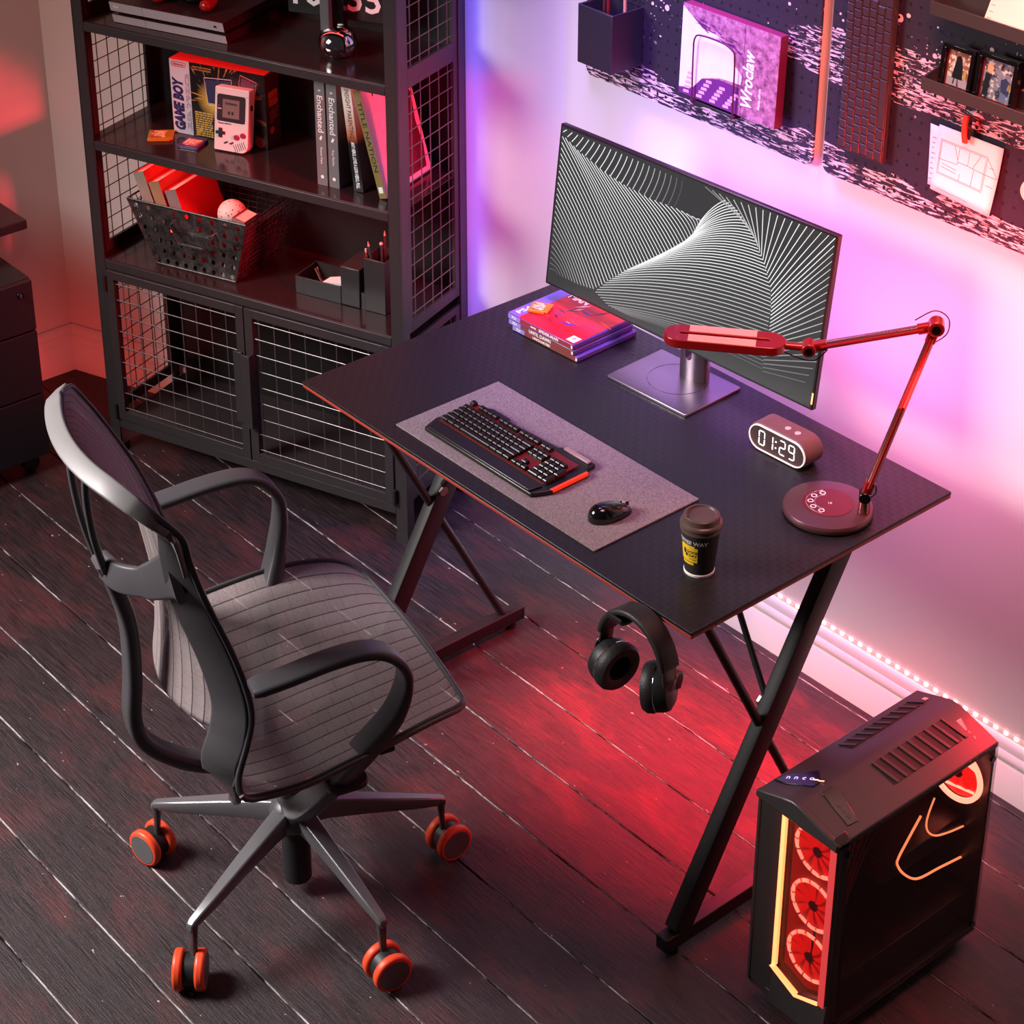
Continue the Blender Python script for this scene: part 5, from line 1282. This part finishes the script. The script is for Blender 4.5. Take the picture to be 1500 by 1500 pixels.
# inside: cooler ring, graphics card with light lines, rear fan, dark curved inner shroud
MF = frame((.025, .187, .352), (1, 0, 0), (0, 0, 1))
rf = fan(None, .05, MF, pc, 1, 'rear_fan')
MB().lathe([(.047, .004), (.056, .004), (.056, .009), (.047, .009), (.047, .004)], 48, MF).build('light_ring', fan_led, rf)
MB().lathe([(0, .0002), (.047, .0002), (.047, .0008), (0, .0008)], 40, MF).build('fan_disc', mat('red glowing fan disc', (200, 40, 40), .4, emit=(255, 40, 36), es=.9), rf)
gpu = MB().box(-.05, .045, -.02, .185, .232, .268).build('graphics_card', mat('card shroud', (40, 10, 12), .3), pc, bevel=.003)
mob = mat('warm white light line', (255, 200, 170), .4, emit=(255, 132, 84), es=2.2)
XG = frame((.046, 0, 0), (0, 1, 0), (0, 0, 1))
def glow(P_, r, par, M_=XG): MB().tube([M_ @ V((a, b, 0)) for a, b in spline([V((a, b, 0)) for a, b in P_], 6) for a, b in [(a, b)]] if False else [M_ @ p_ for p_ in spline([V((a, b, 0)) for a, b in P_], 6)], r, 8).build('light_line', mob, par)
def gpx(L_, r):
    P_ = [atp(q, (1.23 + .046, 0, 0), (1, 0, 0)) - V((1.23, .28, 0)) for q in L_]
    MB().tube(spline(P_, 6), r, 8).build('light_line', mob, gpu)
gpx([(1349, 1195), (1330, 1230), (1316, 1257), (1315, 1268), (1325, 1281), (1344, 1287), (1376, 1271), (1410, 1254)], .0022)
gpx([(1369, 1169), (1361, 1190), (1357, 1207), (1360, 1219), (1371, 1224), (1390, 1219), (1411, 1210)], .0017)
MB().box(-.064, -.06, -.02, .19, .13, .43).build('motherboard', mat('dark circuit board', (40, 14, 18), .4, 0, (90, .5)), pc)
for i, z in enumerate((.36, .345, .33, .315)): MB().box(-.06, -.03, .06 + i * .012, .066 + i * .012, .30, .40).build('memory_stick', mat('memory %d' % i, (70, 16, 18), .3), pc)
MB().sweep(spline([(.03, -.10, .435), (.03, -.115, .38), (.03, -.14, .26), (.03, -.15, .15), (.03, -.13, .13)], 6), rrect(.05, .004, .001, 1), (1, 0, 0)).build('inner_cover', mat('grey inner shroud', (84, 74, 72), .3, .4), pc)
for i in range(9): glow_ = MB().tube(spline([(.058, -.12 + i * .013, .432), (.058, -.135 + i * .0075, .37), (.058, -.152 + i * .003, .27), (.058, -.158 + i * .001, .17)], 6), .0011, 5).build('cable', mat('sleeved cable %d' % i, (120, 96, 92) if i % 2 else (50, 40, 40), .4), pc)
# ------------------------------------------------------------------ office chair (local frame: x to its right, y forward)
CO = V((.431, -.352, 0)); CA = R(-14)
ch = thing('office_chair', 'grey mesh office chair on orange castors facing the desk', 'chair', CO, CA)
frame_m = mat('satin graphite frame', (72, 69, 73), .38, .15, (40, .05), .04, 900)
lit_rim = mat('lit grey rim', (118, 114, 115), .42, .1, (40, .05))
def mesh_fabric():
    m = mat('translucent grey mesh', (96, 86, 86), .62); k = NT(m); uv = k.n('UVMap').outputs[0]; x, y, z = k.xyz(uv)
    rows_ = k.math('FRACT', k.math('MULTIPLY', x, 16)); cols_ = k.math('FRACT', k.math('ADD', k.math('MULTIPLY', y, 34), k.math('MULTIPLY', k.math('FLOOR', k.math('MULTIPLY', x, 16)), .37)))
    seam = k.math('MAXIMUM', k.math('LESS_THAN', rows_, .09), k.math('MULTIPLY', k.math('LESS_THAN', cols_, .03), .45))
    fib = k.noise(k.mapping(uv, (300, 160, 1)), 4, 3, .7)
    wv = k.noise(k.mapping(uv, (500, 60, 1)), 3, 3, .7)
    f2 = k.math('MULTIPLY', k.math('ADD', fib, wv), .5)
    c = k.mix(k.ramp(f2, .38, .62), lin((98, 87, 88)), lin((176, 162, 162)))
    c = k.mix(seam, c, lin((70, 61, 63)))
    k.l(c, k.b.inputs['Base Color'])
    k.l(k.math('MULTIPLY_ADD', f2, .5, .5), k.b.inputs['Alpha'])
    hh = k.math('SINE', k.math('MULTIPLY', rows_, PI)); k.bump(hh, .35, .004)
    return m
# right and left rims from the top corner of the back, down, and along the seat to its front corner
NEAR = [(.15, -.30, 1.035), (.19, -.282, 1.025), (.212, -.258, 1.0), (.22, -.229, .962), (.22, -.219, .913), (.22, -.2, .84), (.22, -.165, .735), (.222, -.145, .655), (.225, -.14, .60), (.23, -.152, .552), (.236, -.172, .495), (.242, -.166, .462), (.246, -.12, .455), (.25, -.06, .458), (.25, .0, .47), (.25, .08, .487), (.246, .16, .503), (.236, .215, .504), (.215, .236, .497)]
FAR = [(-.17, -.296, 1.035), (-.205, -.275, 1.02), (-.22, -.262, 1.0), (-.226, -.236, .955), (-.226, -.21, .905), (-.226, -.174, .83), (-.226, -.14, .735), (-.226, -.122, .66), (-.228, -.118, .61), (-.232, -.13, .565), (-.24, -.14, .53), (-.246, -.12, .512), (-.25, -.08, .512), (-.254, -.02, .517), (-.256, .05, .522), (-.256, .12, .52), (-.25, .175, .513), (-.236, .21, .503), (-.21, .232, .494)]
NS = spline(NEAR, 6); FS = spline(FAR, 6); NN = len(NS)
def shell(u, v):
    i = min(int(v * (NN - 1)), NN - 2); f = v * (NN - 1) - i
    a = NS[i].lerp(NS[i + 1], f); b = FS[i].lerp(FS[i + 1], f)
    p = b.lerp(a, u); s = 4 * u * (1 - u)
    if v < .5:      # back bows to the rear
        k = max(0, 1 - abs(v - .45) / .24); k = k * k * (3 - 2 * k); p += V((0, -(.028 + .062 * k) * s, -.02 * s * k))
    t = max(0, min(1, (v - .45) / .2)); p += V((0, .0, -.03 * s * t))
    if v > .88: p += V((0, .012 * s * (v - .88) / .12, .024 * s * (v - .88) / .12))
    if v < .06: p += V((0, -.0 * s, .0 * s))
    return p
MB().grid(shell, 28, 96).build('mesh_shell', mesh_fabric(), ch, smooth=180)
top_edge = [shell(i / 20, 0) for i in range(20, -1, -1)]; front_edge = [shell(i / 20, 1) for i in range(0, 21)]
path = [NS[i] for i in range(NN - 1, 0, -1)] + top_edge + FS[1:] + front_edge[1:-1]
# rim: flat band following the whole outline, top edge paler: light from above painted in
cen = V((0, -.05, .72))
MB().sweep(path, rrect(.011, .008, .0035, 3), [(p - V((0, p.y * .3, .62))).normalized() for p in path], True).build('rim', frame_m, ch)
te = spline([V(q) for q in [NS[26], NS[18], NS[12], NS[6]]], 3) + top_edge[1:-1] + [FS[6], FS[12], FS[20]]
te = [V(q) + V((0, -.013, .0)) for q in te]
MB().sweep(te, [(a * 1.0, b) for a, b in rrect(.033, .008, .0035, 3)], (0, -.55, .83), scale=[(.12 + .088 * q, 1) for q in range(10)] + [(1, 1)] * (len(te) - 14) + [(.85, 1), (.65, 1), (.45, 1), (.3, 1)]).build('top_rim', lit_rim, ch)
se = [NS[i] + V((.004, 0, -.002)) for i in range(NN - 3, 62, -2)]
MB().sweep(se, rrect(.012, .009, .004, 3), (0, 0, 1)).build('seat_edge', mat('brown grey seat edge', (104, 84, 80), .4, 0, (40, .06)), ch)
# spine, cross piece, side blades
def flat(P_, w, t_, nm, up, scale=None, n=6): return MB().sweep(spline(P_, n), rrect(w, t_, t_ * .35, 3), up, scale=scale).build(nm, frame_m, ch)
flat([(0, -.05, .30), (0, -.13, .337), (0, -.2, .375), (0, -.258, .432), (0, -.275, .49), (0, -.268, .58), (0, -.268, .68), (0, -.286, .765), (0, -.302, .812)], .046, .026, 'spine', (0, -1, .35))
for s in (-1, 1):
    r_ = NS if s > 0 else FS
    def rp(z, dx=0, dy=0):
        c = min(r_[:70], key=lambda p: abs(p.z - z)); return V((c.x - s * dx, c.y - dy, c.z))
    d_ = 1 if s > 0 else .3; e_ = 1 if s > 0 else .5
    if s > 0:
        MB().sweep(spline([V((.0, -.298, .802)), V((s * .06, -.290, .812)), V((s * .12, -.262, .832)), rp(.868, .05, .031), rp(.885, .03, .026)], 6), rrect(.058, .015, .006, 3), (s * .45, -.85, .2), scale=[(.85, 1)] * 12 + [(1.0 + .05 * q, 1) for q in range(13)]).build('cross_arm', frame_m, ch)
    MB().sweep(spline([rp(.985, .010 * d_, .010), rp(.91, .026 * d_, .018 * e_), rp(.80, .031 * d_, .022 * e_), rp(.70, .033 * d_, .024 * e_), rp(.62, .031 * d_, .024 * e_), rp(.56, .03 * d_, .022 * e_), rp(.50, .034 * d_, .020 * e_), V((s * .185, -.165, .432)), V((s * .1, -.13, .37)), V((0, -.09, .325))], 6), rrect(.072 if s > 0 else .02, .014, .006, 3), [V((s * .6, -.8, .1))] * 38 + [V((s * .3, -1, .5))] * 6 + [V((0, -1, .8))] * 20, scale=[(.15 + .85 * min(1, i / 10), 1) if i < 38 else (max(.55, 1 - (i - 38) / 14), 1) for i in range(55)]).build('side_blade', frame_m, ch)
    flat([(s * .028, -.303, .806), (s * .036, -.318, .88), (s * .042, -.325, .96), (s * .046, -.322, 1.02)], .012, .012, 'strap', (0, -1, 0))
# under-seat mechanism, lever and gas column
MB().sweep([(0, -.1, .335), (0, -.03, .30), (0, .05, .31), (0, .15, .41), (0, .19, .448)], rrect(.1, .045, .01, 3), (0, 0, 1), scale=[.5, 1, 1, .7, .4]).build('tilt_mechanism', black_plastic, ch)
MB().sweep([(-.2, .1, .445), (-.08, .1, .40), (.08, .1, .39), (.2, .1, .43)], rrect(.03, .014, .004, 2), (0, 0, 1)).build('seat_support', black_plastic, ch)
MB().prism(rrect(.07, .075, .02, 5), 0, .012, Matrix.Translation((.175, .03, .375)) @ Matrix.Rotation(R(8), 4, 'Y')).build('lever_paddle', mat('dark brown lever', (52, 40, 40), .45, 0, (40, .06)), ch, bevel=.003)
MB().tube([(.0, .03, .33), (.1, .03, .365), (.16, .03, .378)], .006, 8).build('lever_rod', black_metal, ch)
MB().cyl((0, 0, .03), (0, 0, .17), .0255, .0265, n=36).build('gas_column', black_plastic, ch, bevel=.003)
MB().cyl((0, 0, .17), (0, 0, .31), .017, n=28).build('column_tube', black_metal, ch)
# armrests: flat loop rising from the hub
ap = [(.285, -.158, .702), (.287, -.1, .708), (.287, -.03, .716), (.287, .03, .715), (.287, .07, .698), (.284, .098, .66), (.28, .10, .615), (.266, .085, .555), (.235, .055, .485), (.195, .03, .415), (.15, .008, .345), (.105, -.008, .283), (.06, -.014, .24), (.015, -.014, .222)]
for s in (-1, 1):
    P_ = spline([(s * x, y, z) for x, y, z in ap], 6)
    ups = []
    for i, p_ in enumerate(P_):
        t_ = (P_[min(i + 1, len(P_) - 1)] - P_[max(i - 1, 0)]).normalized(); side_ = V((s, -.0, 0)); ups.append(t_.cross(side_) * (-s))
    sc_ = [(.8, .8), (.92, .95)] + [(1, 1 + 1.1 * max(0, min(1, (i - 34) / 14))) for i in range(2, len(P_))]
    MB().sweep(P_, rrect(.048, .0165, .0075, 4), ups, scale=sc_).build('armrest', frame_m, ch)
# five-arm base
hub = MB().lathe([(0, .15), (.03, .15), (.043, .165), (.046, .19), (.04, .205), (.03, .212), (0, .212)], 36).build('base_hub', frame_m, ch)
base_m = mat('satin grey base', (120, 118, 122), .28, .5, (40, .04), .03, 900)
orange_t = mat('orange castor tyre', (226, 74, 40), .4, 0, (40, .05)); capm = mat('grey castor cap', (92, 90, 92), .45, 0, (40, .05))
AX = {-147: -78, -75: 49, -3: -8, 69: -4, 141: 30}
for a in (-147, -75, -3, 69, 141):
    al_ = R(a) - CA; d_ = V((math.cos(al_), math.sin(al_), 0)); sdv = V((-d_.y, d_.x, 0))
    m = MB(); vs = []
    for r_, zt, zb, w in ((.02, .208, .155, .036), (.06, .2, .155, .034), (.14, .178, .142, .029), (.22, .154, .126, .023), (.275, .138, .118, .018), (.283, .132, .117, .0145)):
        c = d_ * r_
        for b_, z in ((-w * .42, zt), (w * .42, zt), (w / 2, zt - .008), (w * .32, zb), (-w * .32, zb), (-w / 2, zt - .008)): vs.append(c + sdv * b_ + V((0, 0, z)))
    fs = [tuple(range(5, -1, -1)), tuple(range(30, 36))]
    for k_ in range(5):
        for j in range(6): fs.append((k_ * 6 + j, k_ * 6 + (j + 1) % 6, k_ * 6 + 6 + (j + 1) % 6, k_ * 6 + 6 + j))
    m.add(vs, fs)
    arm = m.build('base_arm', base_m, ch, bevel=.0025)
    MB().sweep([d_ * .274 + V((0, 0, .128)), d_ * .275 + V((0, 0, .095)), d_ * .277 + V((0, 0, .058))], rrect(.017, .013, .004, 3), d_, scale=[1.05, .8, .7]).build('arm_post', frame_m, arm)
    wa = R(AX[a]) - CA; ax_ = V((math.cos(wa), math.sin(wa), 0)); c = d_ * .288 + V((0, 0, .0365))
    cst = MB().cyl(c - ax_ * .012, c + ax_ * .012, .0295, n=32).build('caster', black_plastic, ch, bevel=.002)
    for s in (-1, 1):
        MB().cyl(c + ax_ * s * .0105, c + ax_ * s * .0275, .0362, n=44).build('wheel', orange_t, cst, bevel=.005, segs=3)
        MB().cyl(c + ax_ * s * .0265, c + ax_ * s * .0281, .029, n=40).build('wheel_cap', capm, cst, bevel=.0006)
# ------------------------------------------------------------------ light
w = bpy.data.worlds.new('world'); scene.world = w; w.use_nodes = True
w.node_tree.nodes['Background'].inputs[0].default_value = (.45, .34, .42, 1); w.node_tree.nodes['Background'].inputs[1].default_value = .05
def area(name, loc, target, size, c, e, sy=None, spread=None):
    l = bpy.data.lights.new(name, 'AREA'); l.energy = e; l.color = c; l.shape = 'RECTANGLE'; l.size = size; l.size_y = sy or size
    if spread: l.spread = R(spread)
    o = bpy.data.objects.new(name, l); COL.objects.link(o); o.location = loc
    o.rotation_euler = (V(target) - V(loc)).to_track_quat('-Z', 'Y').to_euler(); return o
area('window_light', (-.85, -1.95, 2.05), (.25, -.42, .25), 1.0, (1, .94, .91), 42, spread=86)
area('red_light', (1.75, .70, 1.7), (-.62, .50, .80), .25, (1, .03, .05), 3, spread=24)
for z_, e_ in ((Z1, .6), (Z2, 1.1), (Z0, .4), (Z3, .15)):
    lo_ = area('shelf_light', SP(.43, .10, z_ - .0255), SP(.43, .13, z_ - .4), .02, (1, .05, .045), e_, .03); lo_.data.size = .7
    lo_.rotation_euler = (0, 0, SA)
area('left_warm_fill', (-1.0, -.9, 1.9), (-1.56, .15, 1.1), .3, (1, .55, .42), 1.2, spread=80)  # added warm fill for the left wall, no fixture there
area('wall_wash_violet', (.2, .52, 2.1), (.28, .84, .95), .4, (.46, .27, 1), 9, spread=76)
area('wall_wash_peach', (1.25, .3, 2.3), (1.1, .84, 1.0), .6, (1, .42, .36), 9, spread=80)
area('pegboard_wash', (1.05, .50, .95), (.85, .82, 1.25), .2, (1, .05, .05), 2.4, spread=90)
area('monitor_backlight', (.78, .62, .86), (.86, .84, .84), .3, (1, .16, .60), 1.5, .15)
area('monitor_backlight_violet', (.28, .64, .98), (.22, .84, .98), .4, (.38, .18, 1), 1.6, .2)
area('shelf_edge_strip', SP(SWW + .02, .25, 1.0), SP(SWW + .02, .30, 1.0), .01, (.12, .10, 1), .26, 1.1)
area('under_desk_light', (.62, .57, .70), (.64, .47, 0), .7, (1, .012, .035), 14, .1, spread=66)
area('pegboard_backlight', (.50, .833, 1.38), (.6, .833, 1.38), .008, (1, .16, .06), .05, .46)
area('corner_floor_light', (-1.3, .10, .06), (-1.5, .33, .08), .1, (1, .10, .08), .35, .06)
area('tower_back_light', (1.3, .72, .64), (1.24, .44, .45), .12, (1, .02, .04), 1.0, spread=80)
vs_ = scene.view_settings; vs_.view_transform = 'Standard'; vs_.look = 'None'; vs_.exposure = 0; vs_.gamma = 1; vs_.use_curve_mapping = False
scene.display_settings.display_device = 'sRGB'
scene.cycles.max_bounces = 8; scene.cycles.transparent_max_bounces = 16
scene.cycles.sample_clamp_indirect = 4
